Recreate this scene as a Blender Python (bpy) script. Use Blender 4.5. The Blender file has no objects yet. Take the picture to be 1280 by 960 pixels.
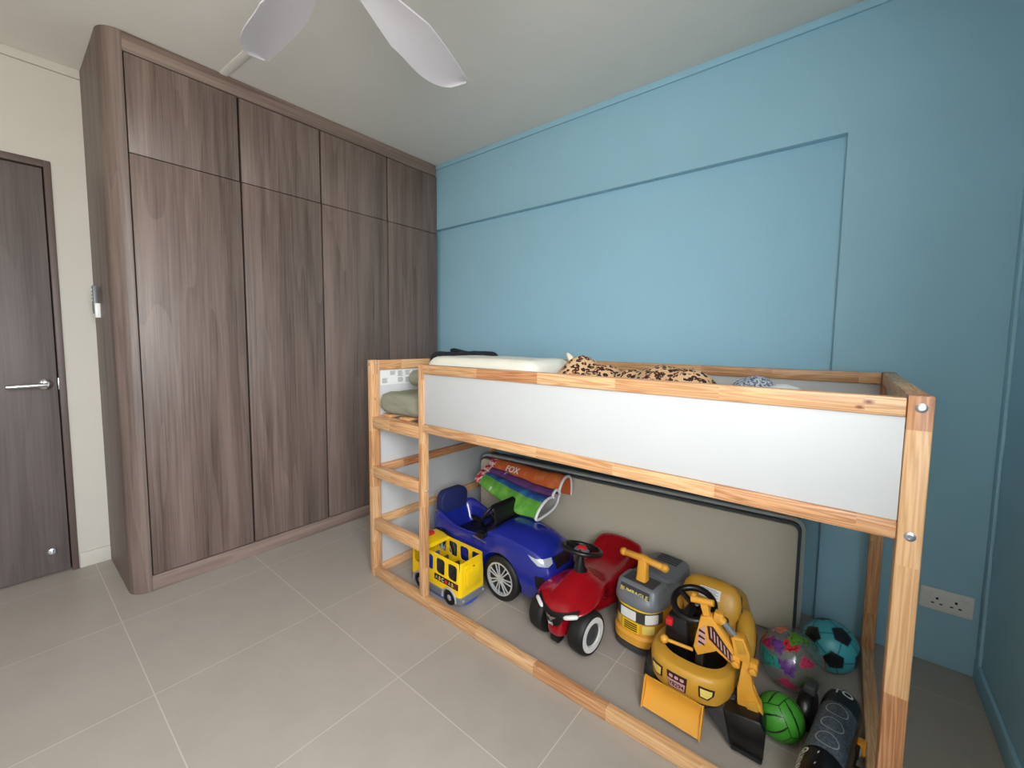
import bpy, bmesh, math, random
from mathutils import Vector, Matrix, Euler, noise
from mathutils.bvhtree import BVHTree
random.seed(7)
PI = math.pi
COL = bpy.context.scene.collection
R = math.radians

# ---------------------------------------------------------------- materials
def lin(c):
    return tuple(((v/255)/12.92 if v/255 <= .04045 else ((v/255+.055)/1.055)**2.4) for v in c)+(1,)

def new_mat(name):
    m = bpy.data.materials.new(name); m.use_nodes = True
    nt = m.node_tree; b = nt.nodes['Principled BSDF']
    return m, nt, b

def N(nt, t, **k):
    n = nt.nodes.new(t)
    for a, v in k.items(): setattr(n, a, v)
    return n

def math_n(nt, op, a, b=None, clamp=False):
    n = N(nt, 'ShaderNodeMath', operation=op); n.use_clamp = clamp
    for i, v in enumerate((a, b)):
        if v is None: continue
        if isinstance(v, (int, float)): n.inputs[i].default_value = v
        else: nt.links.new(v, n.inputs[i])
    return n.outputs[0]

def mix(nt, f, a, b):
    n = N(nt, 'ShaderNodeMix', data_type='RGBA')
    for i, v in ((0, f), (6, a), (7, b)):
        if isinstance(v, (int, float)): n.inputs[i].default_value = v
        elif isinstance(v, tuple): n.inputs[i].default_value = v
        else: nt.links.new(v, n.inputs[i])
    return n.outputs[2]

def coords(nt, scale=(1, 1, 1), loc=(0, 0, 0)):
    tc = N(nt, 'ShaderNodeTexCoord'); mp = N(nt, 'ShaderNodeMapping')
    mp.inputs['Scale'].default_value = scale; mp.inputs['Location'].default_value = loc
    nt.links.new(tc.outputs['Object'], mp.inputs[0]); return mp.outputs[0]

def noise_n(nt, vec, scale, detail=3, rough=.5):
    n = N(nt, 'ShaderNodeTexNoise'); n.inputs['Scale'].default_value = scale
    n.inputs['Detail'].default_value = detail; n.inputs['Roughness'].default_value = rough
    nt.links.new(vec, n.inputs['Vector']); return n.outputs['Fac']

def ramp(nt, f, stops):
    n = N(nt, 'ShaderNodeValToRGB'); e = n.color_ramp.elements
    while len(e) < len(stops): e.new(.5)
    for i, (p, c) in enumerate(stops): e[i].position = p; e[i].color = c
    nt.links.new(f, n.inputs[0]); return n.outputs[0]

def bump(nt, b, h, strength, dist=.01):
    n = N(nt, 'ShaderNodeBump'); n.inputs['Strength'].default_value = strength
    n.inputs['Distance'].default_value = dist
    nt.links.new(h, n.inputs['Height']); nt.links.new(n.outputs[0], b.inputs['Normal'])

def plain(name, c, rough=.5, metal=0, var=.06, scale=8, bmp=0, bscale=80, coat=0, spec=.5):
    m, nt, b = new_mat(name); v = coords(nt)
    c = lin(c); d = tuple(x*(1-var*2) for x in c[:3])+(1,)
    f = noise_n(nt, v, scale, 4)
    nt.links.new(mix(nt, f, d, tuple(min(1, x*(1+var)) for x in c[:3])+(1,)), b.inputs['Base Color'])
    b.inputs['Roughness'].default_value = rough; b.inputs['Metallic'].default_value = metal
    b.inputs['Coat Weight'].default_value = coat; b.inputs['Specular IOR Level'].default_value = spec
    if bmp: bump(nt, b, noise_n(nt, v, bscale, 4), bmp, .003)
    return m

def pine(name, axis, knots=(), seed=0):
    m, nt, b = new_mat(name)
    tc = N(nt, 'ShaderNodeTexCoord'); sp = N(nt, 'ShaderNodeSeparateXYZ'); nt.links.new(tc.outputs['Object'], sp.inputs[0])
    L = sp.outputs[axis]; oth = [sp.outputs[i] for i in range(3) if i != axis]
    # finger jointed staves: a new tone every 30 cm or so along the piece
    seg = math_n(nt, 'FLOOR', math_n(nt, 'ADD', math_n(nt, 'MULTIPLY', L, 3.35), math_n(nt, 'ADD',
          math_n(nt, 'FLOOR', math_n(nt, 'MULTIPLY', oth[0], 2.3)), .37+seed)))
    cell = math_n(nt, 'FLOOR', math_n(nt, 'MULTIPLY', oth[1], 3.1))
    cb = N(nt, 'ShaderNodeCombineXYZ'); nt.links.new(seg, cb.inputs[0]); nt.links.new(cell, cb.inputs[1]); cb.inputs[2].default_value = seed
    wn = N(nt, 'ShaderNodeTexWhiteNoise', noise_dimensions='3D'); nt.links.new(cb.outputs[0], wn.inputs[0])
    sc = [38, 38, 38]; sc[axis] = 1.6
    mp = N(nt, 'ShaderNodeMapping'); mp.inputs['Scale'].default_value = sc
    nt.links.new(tc.outputs['Object'], mp.inputs[0])
    ad = N(nt, 'ShaderNodeVectorMath', operation='MULTIPLY_ADD'); nt.links.new(wn.outputs['Color'], ad.inputs[0])
    ad.inputs[1].default_value = (9, 9, 9); nt.links.new(mp.outputs[0], ad.inputs[2])
    n1 = noise_n(nt, ad.outputs[0], 1.0, 2, .5)
    rings = math_n(nt, 'ABSOLUTE', math_n(nt, 'SUBTRACT', math_n(nt, 'FRACT', math_n(nt, 'MULTIPLY', n1, 9)), .5))
    f2 = noise_n(nt, ad.outputs[0], 5, 3, .6)
    base = ramp(nt, wn.outputs['Value'], [(0, lin((212, 160, 114))), (.35, lin((232, 192, 146))), (.7, lin((222, 172, 124))), (1, lin((204, 146, 102)))])
    dark = ramp(nt, wn.outputs['Value'], [(0, lin((158, 100, 62))), (.5, lin((198, 148, 100))), (1, lin((146, 88, 54)))])
    g = math_n(nt, 'MULTIPLY', math_n(nt, 'SUBTRACT', 1, math_n(nt, 'MULTIPLY', rings, 2.2), True), .75)
    g = math_n(nt, 'ADD', g, math_n(nt, 'MULTIPLY', f2, .22))
    col = mix(nt, g, base, dark)
    for (x, y, z, r) in knots:
        sb = N(nt, 'ShaderNodeVectorMath', operation='SUBTRACT'); nt.links.new(tc.outputs['Object'], sb.inputs[0]); sb.inputs[1].default_value = (x, y, z)
        dv = N(nt, 'ShaderNodeVectorMath', operation='MULTIPLY'); k = [1, 1, 1]; k[axis] = .55
        nt.links.new(sb.outputs[0], dv.inputs[0]); dv.inputs[1].default_value = k
        ln = N(nt, 'ShaderNodeVectorMath', operation='LENGTH'); nt.links.new(dv.outputs[0], ln.inputs[0])
        mr = N(nt, 'ShaderNodeMapRange'); mr.inputs[1].default_value = r*.3; mr.inputs[2].default_value = r
        mr.inputs[3].default_value = 1; mr.inputs[4].default_value = 0; nt.links.new(ln.outputs['Value'], mr.inputs[0])
        col = mix(nt, mr.outputs[0], col, lin((112, 48, 28)))
    nt.links.new(col, b.inputs['Base Color']); b.inputs['Roughness'].default_value = .42
    bump(nt, b, rings, .12, .001)
    return m

def laminate(name, c1, c2, axis=2, rough=.45):
    m, nt, b = new_mat(name)
    s = [9, 9, 9]; s[axis] = .55
    v = coords(nt, s); s2 = [70, 70, 70]; s2[axis] = 1.5; v2 = coords(nt, s2)
    a = noise_n(nt, v, 1.3, 5, .6); f = noise_n(nt, v2, 1.5, 4, .6)
    w = math_n(nt, 'FRACT', math_n(nt, 'MULTIPLY', noise_n(nt, v, .5, 2, .4), 9))
    t = math_n(nt, 'ADD', math_n(nt, 'MULTIPLY', a, .75), math_n(nt, 'MULTIPLY', f, .55))
    t = math_n(nt, 'ADD', t, math_n(nt, 'MULTIPLY', w, .09))
    nt.links.new(ramp(nt, t, [(.42, lin(c1)), (.85, lin(c2))]), b.inputs['Base Color'])
    b.inputs['Roughness'].default_value = rough; bump(nt, b, f, .12, .001)
    return m

M = {}
M['cream'] = plain('cream_paint', (198, 193, 184), .85, var=.02, bmp=.15, bscale=120)
M['ceiling'] = plain('ceiling_paint', (232, 228, 222), .9, var=.02, bmp=.12, bscale=90)
M['blue_wall'] = plain('blue_wall_paint', (158, 204, 226), .7, var=.025, scale=3, bmp=.2, bscale=140)
M['lam'] = laminate('grey_brown_laminate', (70, 56, 51), (130, 112, 104))
M['lam_h'] = laminate('grey_brown_laminate_horizontal', (92, 74, 66), (146, 126, 116), 1)
M['door_lam'] = laminate('dark_door_laminate', (78, 68, 66), (108, 98, 96))
M['frame_lam'] = plain('door_frame_brown', (94, 78, 74), .5)
M['gap'] = plain('dark_gap', (28, 20, 18), .8)
M['pine_x'] = pine('pine_along_x', 0, [(1.985, 0, 1.137, .0075), (1.970, 0, 1.124, .006), (1.1, 0, .05, .008)])
M['pine_y'] = pine('pine_along_y', 1, seed=3)
M['pine_z'] = pine('pine_along_z', 2, [(.03, .02, .955, .009)], seed=5)
M['white_board'] = plain('white_board', (196, 197, 198), .5, var=.01)
M['chrome'] = plain('chrome', (225, 225, 228), .18, 1, var=.02)
M['silver_pl'] = plain('silver_plastic', (206, 208, 212), .28, .45, var=.02)
M['steel'] = plain('brushed_steel', (190, 192, 196), .3, 1, var=.03)
M['white_pl'] = plain('white_plastic', (226, 226, 224), .35, var=.02)
M['fan'] = plain('fan_white', (214, 210, 218), .35, var=.02)
M['black'] = plain('black_plastic', (17, 17, 19), .35, var=.1)
M['rubber'] = plain('black_rubber', (24, 23, 23), .6, var=.1, bmp=.2)
M['navy'] = plain('blue_plastic', (24, 38, 138), .22, coat=.5)
M['navy_dk'] = plain('dark_blue_fabric', (26, 36, 92), .7, bmp=.3)
M['red'] = plain('red_plastic', (158, 12, 26), .22, coat=.5)
M['yellow'] = plain('yellow_plastic', (250, 206, 12), .4)
M['amber'] = plain('amber_plastic', (230, 164, 56), .38)
M['amber_dk'] = plain('dull_amber_plastic', (206, 154, 52), .42)
M['grey_pl'] = plain('grey_plastic', (116, 120, 126), .4)
M['grey_lt'] = plain('light_grey_plastic', (168, 170, 176), .4)
M['grey_dk'] = plain('dark_grey_plastic', (60, 61, 64), .5)
M['blue_pl'] = plain('bright_blue_plastic', (46, 84, 190), .4)
M['red_pl'] = plain('bright_red_plastic', (208, 34, 40), .4)
M['beige'] = plain('beige_vinyl', (205, 197, 178), .55, var=.02, bmp=.2, bscale=160)
M['edge_dk'] = plain('dark_grey_binding', (66, 70, 74), .6)
M['edge_lt'] = plain('pale_grey_binding', (172, 177, 176), .6)
M['sage'] = plain('sage_cotton', (142, 142, 124), .9, bmp=.6, bscale=28)
M['cream_pillow'] = plain('cream_pillow_cotton', (234, 230, 216), .9, var=.05, scale=14, bmp=.35, bscale=35)
M['black_cloth'] = plain('black_cotton', (30, 34, 42), .9, bmp=.4)
M['paper'] = plain('white_label_paper', (232, 232, 228), .6, var=.01)
M['ink'] = plain('grey_label_ink', (138, 140, 144), .7)
M['white_ink'] = plain('white_print', (232, 232, 232), .5, var=.02)
M['dark_ink'] = plain('dark_maroon_print', (52, 20, 22), .5)
M['pink_ink'] = plain('pale_pink_print', (206, 160, 160), .5)
M['yellow_ink'] = plain('pale_yellow_print', (236, 214, 110), .5)
M['ball_teal'] = plain('teal_ball', (70, 168, 180), .35)
M['ball_black'] = plain('black_patch', (16, 18, 24), .4)
M['ball_seam'] = plain('teal_seam', (26, 110, 122), .5)
M['ball_green'] = plain('green_ball', (66, 150, 44), .45, bmp=.2)
M['lens'] = plain('headlight_lens', (214, 222, 230), .15, .5)
M['fur_edge'] = plain('pale_label_cloth', (220, 205, 180), .9)

def leopard():
    m, nt, b = new_mat('leopard_print_plush'); v = coords(nt)
    d = N(nt, 'ShaderNodeVectorMath', operation='MULTIPLY_ADD')
    nn = N(nt, 'ShaderNodeTexNoise'); nn.inputs['Scale'].default_value = 25; nt.links.new(v, nn.inputs['Vector'])
    nt.links.new(nn.outputs['Color'], d.inputs[0]); d.inputs[1].default_value = (.02, .02, .02); nt.links.new(v, d.inputs[2])
    vo = N(nt, 'ShaderNodeTexVoronoi'); vo.inputs['Scale'].default_value = 46; nt.links.new(d.outputs[0], vo.inputs['Vector'])
    dist = vo.outputs['Distance']
    br = noise_n(nt, v, 70, 2)
    ring = math_n(nt, 'MULTIPLY', math_n(nt, 'GREATER_THAN', dist, .20), math_n(nt, 'LESS_THAN', dist, .52))
    ring = math_n(nt, 'MULTIPLY', ring, math_n(nt, 'GREATER_THAN', br, .42))
    core = math_n(nt, 'LESS_THAN', dist, .24)
    c = mix(nt, core, lin((214, 172, 130)), lin((176, 108, 66)))
    c = mix(nt, ring, c, lin((48, 26, 20)))
    nt.links.new(c, b.inputs['Base Color']); b.inputs['Roughness'].default_value = .95
    bump(nt, b, noise_n(nt, v, 260, 2), .5, .002)
    return m
M['leopard'] = leopard()

def speckle():
    m, nt, b = new_mat('speckled_grey_plush'); v = coords(nt)
    f = noise_n(nt, v, 150, 2, .5)
    nt.links.new(ramp(nt, f, [(.44, lin((78, 84, 110))), (.56, lin((208, 212, 222)))]), b.inputs['Base Color'])
    b.inputs['Roughness'].default_value = .95
    return m
M['speckle'] = speckle()

def tiles():
    m, nt, b = new_mat('floor_tiles')
    tc = N(nt, 'ShaderNodeTexCoord'); sp = N(nt, 'ShaderNodeSeparateXYZ'); nt.links.new(tc.outputs['Object'], sp.inputs[0])
    def line(o, off):
        u = math_n(nt, 'FRACT', math_n(nt, 'DIVIDE', math_n(nt, 'SUBTRACT', o, off-6.0), .598))
        e = math_n(nt, 'MINIMUM', u, math_n(nt, 'SUBTRACT', 1, u))
        return math_n(nt, 'LESS_THAN', e, .0032), math_n(nt, 'FLOOR', math_n(nt, 'DIVIDE', math_n(nt, 'SUBTRACT', o, off-6.0), .598))
    lx, ix = line(sp.outputs[0], .141-.02); ly, iy = line(sp.outputs[1], -.287-.02)
    g = math_n(nt, 'MAXIMUM', lx, ly)
    cb = N(nt, 'ShaderNodeCombineXYZ'); nt.links.new(ix, cb.inputs[0]); nt.links.new(iy, cb.inputs[1])
    wn = N(nt, 'ShaderNodeTexWhiteNoise', noise_dimensions='3D'); nt.links.new(cb.outputs[0], wn.inputs[0])
    v = coords(nt); f = noise_n(nt, v, 5, 6, .65); f2 = noise_n(nt, v, 180, 2)
    t = math_n(nt, 'ADD', math_n(nt, 'MULTIPLY', f, .6), math_n(nt, 'ADD', math_n(nt, 'MULTIPLY', f2, .15), math_n(nt, 'MULTIPLY', wn.outputs['Value'], .15)))
    c = ramp(nt, t, [(.2, lin((162, 153, 144))), (.8, lin((178, 169, 159)))])
    c = mix(nt, g, c, lin((192, 185, 176)))
    nt.links.new(c, b.inputs['Base Color']); b.inputs['Roughness'].default_value = .38
    b.inputs['Specular IOR Level'].default_value = .4
    bump(nt, b, math_n(nt, 'SUBTRACT', 1, g), .1, .002)
    return m
M['tiles'] = tiles()

def clear_mat(name, c, alpha):
    m, nt, b = new_mat(name)
    v = coords(nt); f = noise_n(nt, v, 12, 2)
    nt.links.new(mix(nt, f, lin(c), tuple(x*.85 for x in lin(c)[:3])+(1,)), b.inputs['Base Color'])
    b.inputs['Alpha'].default_value = alpha; b.inputs['Roughness'].default_value = .12
    b.inputs['Specular IOR Level'].default_value = .9
    return m
M['clear'] = clear_mat('clear_vinyl', (150, 156, 150), .32)
M['glass'] = clear_mat('window_glass', (235, 240, 240), .06)
for k, c in (('p_orange', (226, 104, 44)), ('p_red', (206, 40, 52)), ('p_green', (90, 150, 44)), ('p_purple', (112, 62, 150)), ('p_teal', (38, 158, 140)), ('p_pink', (214, 44, 98)), ('p_amber', (232, 150, 30)), ('p_dark', (40, 26, 22))):
    M[k] = clear_mat('printed_vinyl_'+k[2:], c, .85)

def ribbed():
    m, nt, b = new_mat('grey_woven_panel'); v = coords(nt)
    f = noise_n(nt, v, 130, 3, .6)
    nt.links.new(ramp(nt, f, [(.4, lin((66, 76, 86))), (.62, lin((96, 106, 116)))]), b.inputs['Base Color'])
    b.inputs['Roughness'].default_value = .6
    return m
M['woven'] = ribbed()

# ---------------------------------------------------------------- mesh helpers
def B(): return bmesh.new()

def box(bm, x0, y0, z0, x1, y1, z1, bev=0, mi=0, rot=None, seg=2):
    r = bmesh.ops.create_cube(bm, size=1)
    c = Vector(((x0+x1)/2, (y0+y1)/2, (z0+z1)/2))
    bmesh.ops.scale(bm, vec=(abs(x1-x0), abs(y1-y0), abs(z1-z0)), verts=r['verts'])
    if rot is not None: bmesh.ops.rotate(bm, matrix=rot, verts=r['verts'])
    bmesh.ops.translate(bm, vec=c, verts=r['verts'])
    fs = set(f for v in r['verts'] for f in v.link_faces)
    for f in fs: f.material_index = mi
    if bev:
        es = list(set(e for v in r['verts'] for e in v.link_edges))
        rr = bmesh.ops.bevel(bm, geom=es, offset=bev, segments=seg, affect='EDGES', profile=.5)
        for f in rr['faces']: f.material_index = mi
    return bm

def tube(bm, pts, r, n=12, mi=0, closed=False, cap=True):
    pts = [Vector(p) for p in pts]; k = len(pts)
    rs = r if isinstance(r, (list, tuple)) else [r]*k
    rings = []; up = None
    for i, p in enumerate(pts):
        if closed: t = (pts[(i+1) % k]-pts[i-1]).normalized()
        else: t = (pts[min(i+1, k-1)]-pts[max(i-1, 0)]).normalized()
        if up is None:
            up = t.orthogonal().normalized()
        else:
            up = (up-t*up.dot(t))
            up = up.normalized() if up.length > 1e-6 else t.orthogonal().normalized()
        s = t.cross(up)
        rings.append([bm.verts.new(p+(up*math.cos(2*PI*j/n)+s*math.sin(2*PI*j/n))*rs[i]) for j in range(n)])
    m = k if closed else k-1
    for i in range(m):
        a, b = rings[i], rings[(i+1) % k]
        for j in range(n):
            f = bm.faces.new((a[j], a[(j+1) % n], b[(j+1) % n], b[j])); f.material_index = mi
    if cap and not closed:
        for rg, fl in ((rings[0], True), (rings[-1], False)):
            f = bm.faces.new(rg[::-1] if fl else rg); f.material_index = mi
    return bm

def lathe(bm, prof, axis='z', c=(0, 0, 0), n=32, mi=0, mat=None):
    """prof: (radius, height) pairs"""
    rings = []; c = Vector(c)
    for (r, h) in prof:
        ring = []
        for j in range(n):
            a = 2*PI*j/n
            p = Vector((r*math.cos(a), r*math.sin(a), h))
            if axis == 'x': p = Vector((p.z, p.x, p.y))
            elif axis == 'y': p = Vector((p.x, p.z, -p.y))
            if mat is not None: p = mat @ p
            ring.append(bm.verts.new(p+c))
        rings.append(ring)
    for a, b in zip(rings, rings[1:]):
        for j in range(n):
            f = bm.faces.new((a[j], a[(j+1) % n], b[(j+1) % n], b[j])); f.material_index = mi
    for rg, fl in ((rings[0], True), (rings[-1], False)):
        f = bm.faces.new(rg[::-1] if fl else rg); f.material_index = mi
    return bm

def loft(bm, rings, mi=0, cap=True):
    rv = [[bm.verts.new(p) for p in ring] for ring in rings]; n = len(rv[0])
    for a, b in zip(rv, rv[1:]):
        for j in range(n):
            f = bm.faces.new((a[j], a[(j+1) % n], b[(j+1) % n], b[j])); f.material_index = mi
    if cap:
        bm.faces.new(rv[0][::-1]).material_index = mi; bm.faces.new(rv[-1]).material_index = mi
    return bm

def prism(bm, poly, axis, a, b, mi=0, bev=0):
    """poly of 2D points extruded from a to b along axis (0,1,2)"""
    def P3(p, h):
        q = [p[0], p[1]]; q.insert(axis, h); return q
    va = [bm.verts.new(P3(p, a)) for p in poly]; vb = [bm.verts.new(P3(p, b)) for p in poly]
    n = len(poly); fs = [bm.faces.new(va[::-1]), bm.faces.new(vb)]
    for i in range(n): fs.append(bm.faces.new((va[i], va[(i+1) % n], vb[(i+1) % n], vb[i])))
    for f in fs: f.material_index = mi
    if bev:
        es = [e for v in va for e in v.link_edges if e.other_vert(v) in set(va)]+[e for v in vb for e in v.link_edges if e.other_vert(v) in set(vb)]
        bmesh.ops.bevel(bm, geom=list(set(es)), offset=bev, segments=2, affect='EDGES', profile=.5)
    return bm

def sell(a, b, n=28, e=3.0, cx=0, cy=0):
    out = []
    for j in range(n):
        t = 2*PI*j/n; c, s = math.cos(t), math.sin(t)
        out.append((cx+a*math.copysign(abs(c)**(2/e), c), cy+b*math.copysign(abs(s)**(2/e), s)))
    return out

def stack(bm, layers, e=3.0, n=32, mi=0):
    """layers: (z, half length, half width, centre x)"""
    return loft(bm, [[(x, y, z) for x, y in sell(a, b, n, e, cx)] for z, a, b, cx in layers], mi)

def shell(bm, st):
    """vehicle body sections: x, lower half width, half width, zb, zm, zt, inner half width, z centre"""
    rings = []
    for (x, wl, w, zb, zm, zt, wi, zc) in st:
        h = [(0, zb), (wl*.6, zb), (wl, zb+.01), (wl, zm), (w, zm+.012), (w, (zm+zt)/2+.005), (w*.97, zt), ((w+wi)/2, zt+(.006 if zc < zt else .3*(zc-zt))), (wi, zt if zc < zt else zt+.55*(zc-zt)), (wi*.8, zc if zc < zt else zt+.8*(zc-zt)), (wi*.4, zc), (0, zc)]
        ring = [(x, -y, z) for y, z in h]+[(x, y, z) for y, z in h[::-1][1:-1]]
        rings.append(ring)
    return loft(bm, rings)

def obj(name, bm, mat, parent=None, smooth=None, sub=0, bevel=0, solid=0):
    bmesh.ops.recalc_face_normals(bm, faces=bm.faces[:])
    me = bpy.data.meshes.new(name); bm.to_mesh(me); bm.free()
    for m in (mat if isinstance(mat, (list, tuple)) else [mat]): me.materials.append(M[m] if isinstance(m, str) else m)
    o = bpy.data.objects.new(name, me); COL.objects.link(o)
    if sub or bevel or solid:
        if bevel:
            md = o.modifiers.new('b', 'BEVEL'); md.width = bevel; md.segments = 2; md.limit_method = 'ANGLE'; md.angle_limit = R(40)
        if solid:
            md = o.modifiers.new('s', 'SOLIDIFY'); md.thickness = solid; md.offset = -1
        if sub:
            md = o.modifiers.new('u', 'SUBSURF'); md.levels = sub; md.render_levels = sub
        bake(o)
    if smooth is None: smooth = 35
    if smooth:
        o.data.shade_smooth()
        o.data.set_sharp_from_angle(angle=R(smooth))
    if parent is not None: o.parent = parent
    return o

def bake(o):
    bpy.context.view_layer.update()
    dg = bpy.context.evaluated_depsgraph_get()
    me = bpy.data.meshes.new_from_object(o.evaluated_get(dg))
    old = o.data; o.modifiers.clear(); me.name = old.name; o.data = me; bpy.data.meshes.remove(old)

def cut(o, bm):
    me = bpy.data.meshes.new('c'); bmesh.ops.recalc_face_normals(bm, faces=bm.faces[:]); bm.to_mesh(me); bm.free()
    c = bpy.data.objects.new('c', me); COL.objects.link(c)
    p = o.parent; o.parent = None
    md = o.modifiers.new('c', 'BOOLEAN'); md.object = c; md.operation = 'DIFFERENCE'; md.solver = 'EXACT'
    bake(o); bpy.data.objects.remove(c); bpy.data.meshes.remove(me); o.parent = p
    o.data.shade_smooth(); o.data.set_sharp_from_angle(angle=R(35))

def text_bm(s, size, sx=1.0):
    cu = bpy.data.curves.new('t', 'FONT'); cu.body = s; cu.size = size; cu.align_x = 'CENTER'; cu.align_y = 'CENTER'; cu.offset = size*.018
    o = bpy.data.objects.new('t', cu); COL.objects.link(o); bpy.context.view_layer.update()
    dg = bpy.context.evaluated_depsgraph_get(); me = bpy.data.meshes.new_from_object(o.evaluated_get(dg))
    bm = bmesh.new(); bm.from_mesh(me)
    bmesh.ops.scale(bm, vec=(sx, 1, 1), verts=bm.verts[:])
    bpy.data.objects.remove(o); bpy.data.curves.remove(cu); bpy.data.meshes.remove(me)
    return bm

def poly_bm(polys, bm=None, mi=0):
    bm = bm or bmesh.new()
    for p in polys:
        vs = [bm.verts.new((x, y, 0)) for x, y in p]
        bm.faces.new(vs).material_index = mi
    return bm

def rrect(w, h, r, cx=0, cy=0, n=5):
    out = []
    for (sx, sy, a0) in ((1, 1, 0), (-1, 1, 90), (-1, -1, 180), (1, -1, 270)):
        for i in range(n+1):
            a = R(a0+90*i/n); out.append((cx+sx*(w/2-r)+r*math.cos(a), cy+sy*(h/2-r)+r*math.sin(a)))
    return out

def decal(name, body, flat, O, U, V, mat, parent, off=.0012, step=.01, both=None):
    """wraps a flat mesh (in u,v) onto the surface of body, seen along U x V"""
    O, U, V = Vector(O), Vector(U).normalized(), Vector(V).normalized(); D = V.cross(U).normalized()
    V = U.cross(D).normalized()*(1 if U.cross(D).dot(V) > 0 else -1)
    if step:
        xs = [v.co.x for v in flat.verts]; ys = [v.co.y for v in flat.verts]
        for ax, (lo, hi) in ((0, (min(xs), max(xs))), (1, (min(ys), max(ys)))):
            t = lo+step
            while t < hi:
                no = (1, 0, 0) if ax == 0 else (0, 1, 0); co = (t, 0, 0) if ax == 0 else (0, t, 0)
                bmesh.ops.bisect_plane(flat, geom=flat.verts[:]+flat.edges[:]+flat.faces[:], plane_co=co, plane_no=no); t += step
    bmb = bmesh.new(); bmb.from_mesh(body.data); tree = BVHTree.FromBMesh(bmb)
    for v in flat.verts:
        p = O+U*v.co.x+V*v.co.y
        hit, no, _, _ = tree.ray_cast(p-D*.15, D, .6)
        if hit is None:
            hit, no, _, _ = tree.find_nearest(p)
        if no.dot(D) > 0: no = -no
        v.co = hit-D*off+no*off*.5
    bmb.free()
    return obj(name, flat, mat, parent, smooth=60)

def place(bm, O, U, V, off=0):
    O, U, V = Vector(O), Vector(U).normalized(), Vector(V).normalized(); W = U.cross(V)
    for v in bm.verts: v.co = O+U*v.co.x+V*v.co.y+W*(v.co.z+off)
    return bm

def thing(name, label, cat, loc=(0, 0, 0), rz=0, group=None):
    o = bpy.data.objects.new(name, None); COL.objects.link(o); o.empty_display_size = .05
    o.location = loc; o.rotation_euler = (0, 0, rz); tag(o, label, cat, group); return o

def tag(o, label, cat, group=None):
    o['label'] = label; o['category'] = cat
    if group: o['group'] = group
    return o

def struct(name, bm, mat, parent=None, label=None, **k):
    o = obj(name, bm, mat, parent, **k)
    if parent is None: o['kind'] = 'structure'
    if label: o['label'] = label
    return o

# ================================================================ THE ROOM
XR, XL, YB, YF, H = 2.392, -1.266, 1.072, -2.35, 2.642
RC = 1.112                      # recessed panel of the blue wall
bm = B(); box(bm, XL-.1, YF-.1, -.06, XR+.15, YB+.15, 0); struct('floor', bm, 'tiles', label='beige porcelain tile floor')
bm = B(); box(bm, XL-.1, YF-.1, H, XR+.15, YB+.15, H+.1); struct('ceiling', bm, 'ceiling', label='off-white ceiling')
# blue wall: solid panel behind, a thicker beam across the top and a thicker pier on the right
bm = B()
box(bm, XL-.1, RC, 0, 1.887, RC+.12, 2.15)
prism(bm, [(XL-.1, 2.145), (1.887, 2.145), (1.887, 0), (XR+.1, 0), (XR+.1, H), (XL-.1, H)], 1, YB, RC+.12)
struct('wall_back', bm, 'blue_wall', label='light blue painted wall with a shallow recessed panel', bevel=.004)
bm = B(); box(bm, -.683, YB-.012, 2.606, XR, YB, H); struct('trim_1', bm, 'blue_wall', label='narrow blue band under the ceiling', bevel=.003)
# right wall with the window opening beside the camera
WY0, WY1, WZ0, WZ1 = -2.30, -.84, .90, 2.32
bm = B()
box(bm, XR, WY1, 0, XR+.12, YB+.1, H); box(bm, XR, YF-.1, 0, XR+.12, WY0, H)
box(bm, XR, WY0, 0, XR+.12, WY1, WZ0); box(bm, XR, WY0, WZ1, XR+.12, WY1, H)
struct('wall_right', bm, 'blue_wall', label='blue side wall with the window')
bm = B(); box(bm, XR-.012, WY1, 0, XR, YB, .075); struct('baseboard_right', bm, 'blue_wall', bevel=.003, label='blue painted skirting of the side wall')
bm = B(); box(bm, XR-.010, YB-.045, 0, XR, YB, H); struct('trim_2', bm, 'blue_wall', bevel=.003, label='blue boxed pipe in the corner')
w = bpy.data.objects.new('window_1', None); COL.objects.link(w); w['kind'] = 'structure'; w['label'] = 'sliding window in the side wall'
bm = B()
for (a, b_, c, d) in ((WY0, WZ0, WY1, WZ0+.05), (WY0, WZ1-.05, WY1, WZ1), (WY0, WZ0, WY0+.05, WZ1), (WY1-.05, WZ0, WY1, WZ1), ((WY0+WY1)/2-.03, WZ0, (WY0+WY1)/2+.03, WZ1)):
    box(bm, XR+.03, a, b_, XR+.08, c, d, .004)
obj('window_frame', bm, 'white_pl', w)
bm = B(); box(bm, XR+.052, WY0+.04, WZ0+.04, XR+.058, WY1-.04, WZ1-.04); obj('pane', bm, 'glass', w)
# wall with the door on the left
DY0, DY1, DZ = -1.88, -.988, 2.145
bm = B()
box(bm, XL-.12, DY1, 0, XL, YB+.1, H); box(bm, XL-.12, YF-.1, 0, XL, DY0, H); box(bm, XL-.12, DY0, DZ, XL, DY1, H)
struct('wall_left', bm, 'cream', label='cream wall with the bedroom door')
bm = B(); box(bm, XL, YF, 2.597, XL+.014, -.861, H); struct('trim_3', bm, 'cream', bevel=.003, label='cream band where the door wall meets the ceiling')
bm = B(); box(bm, XL, DY1+.004, 0, XL+.013, -.861, .083); struct('baseboard_left', bm, 'grey_lt' if False else 'cream', bevel=.003, label='short cream skirting between the door and the wardrobe')
bm = B(); box(bm, XL-.1, YF-.12, 0, XR+.12, YF, H); struct('wall_front', bm, 'cream', label='cream wall behind the viewer')
d = bpy.data.objects.new('door_1', None); COL.objects.link(d); d['kind'] = 'structure'; d['label'] = 'dark brown bedroom door with a chrome lever'
bm = B()
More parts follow.
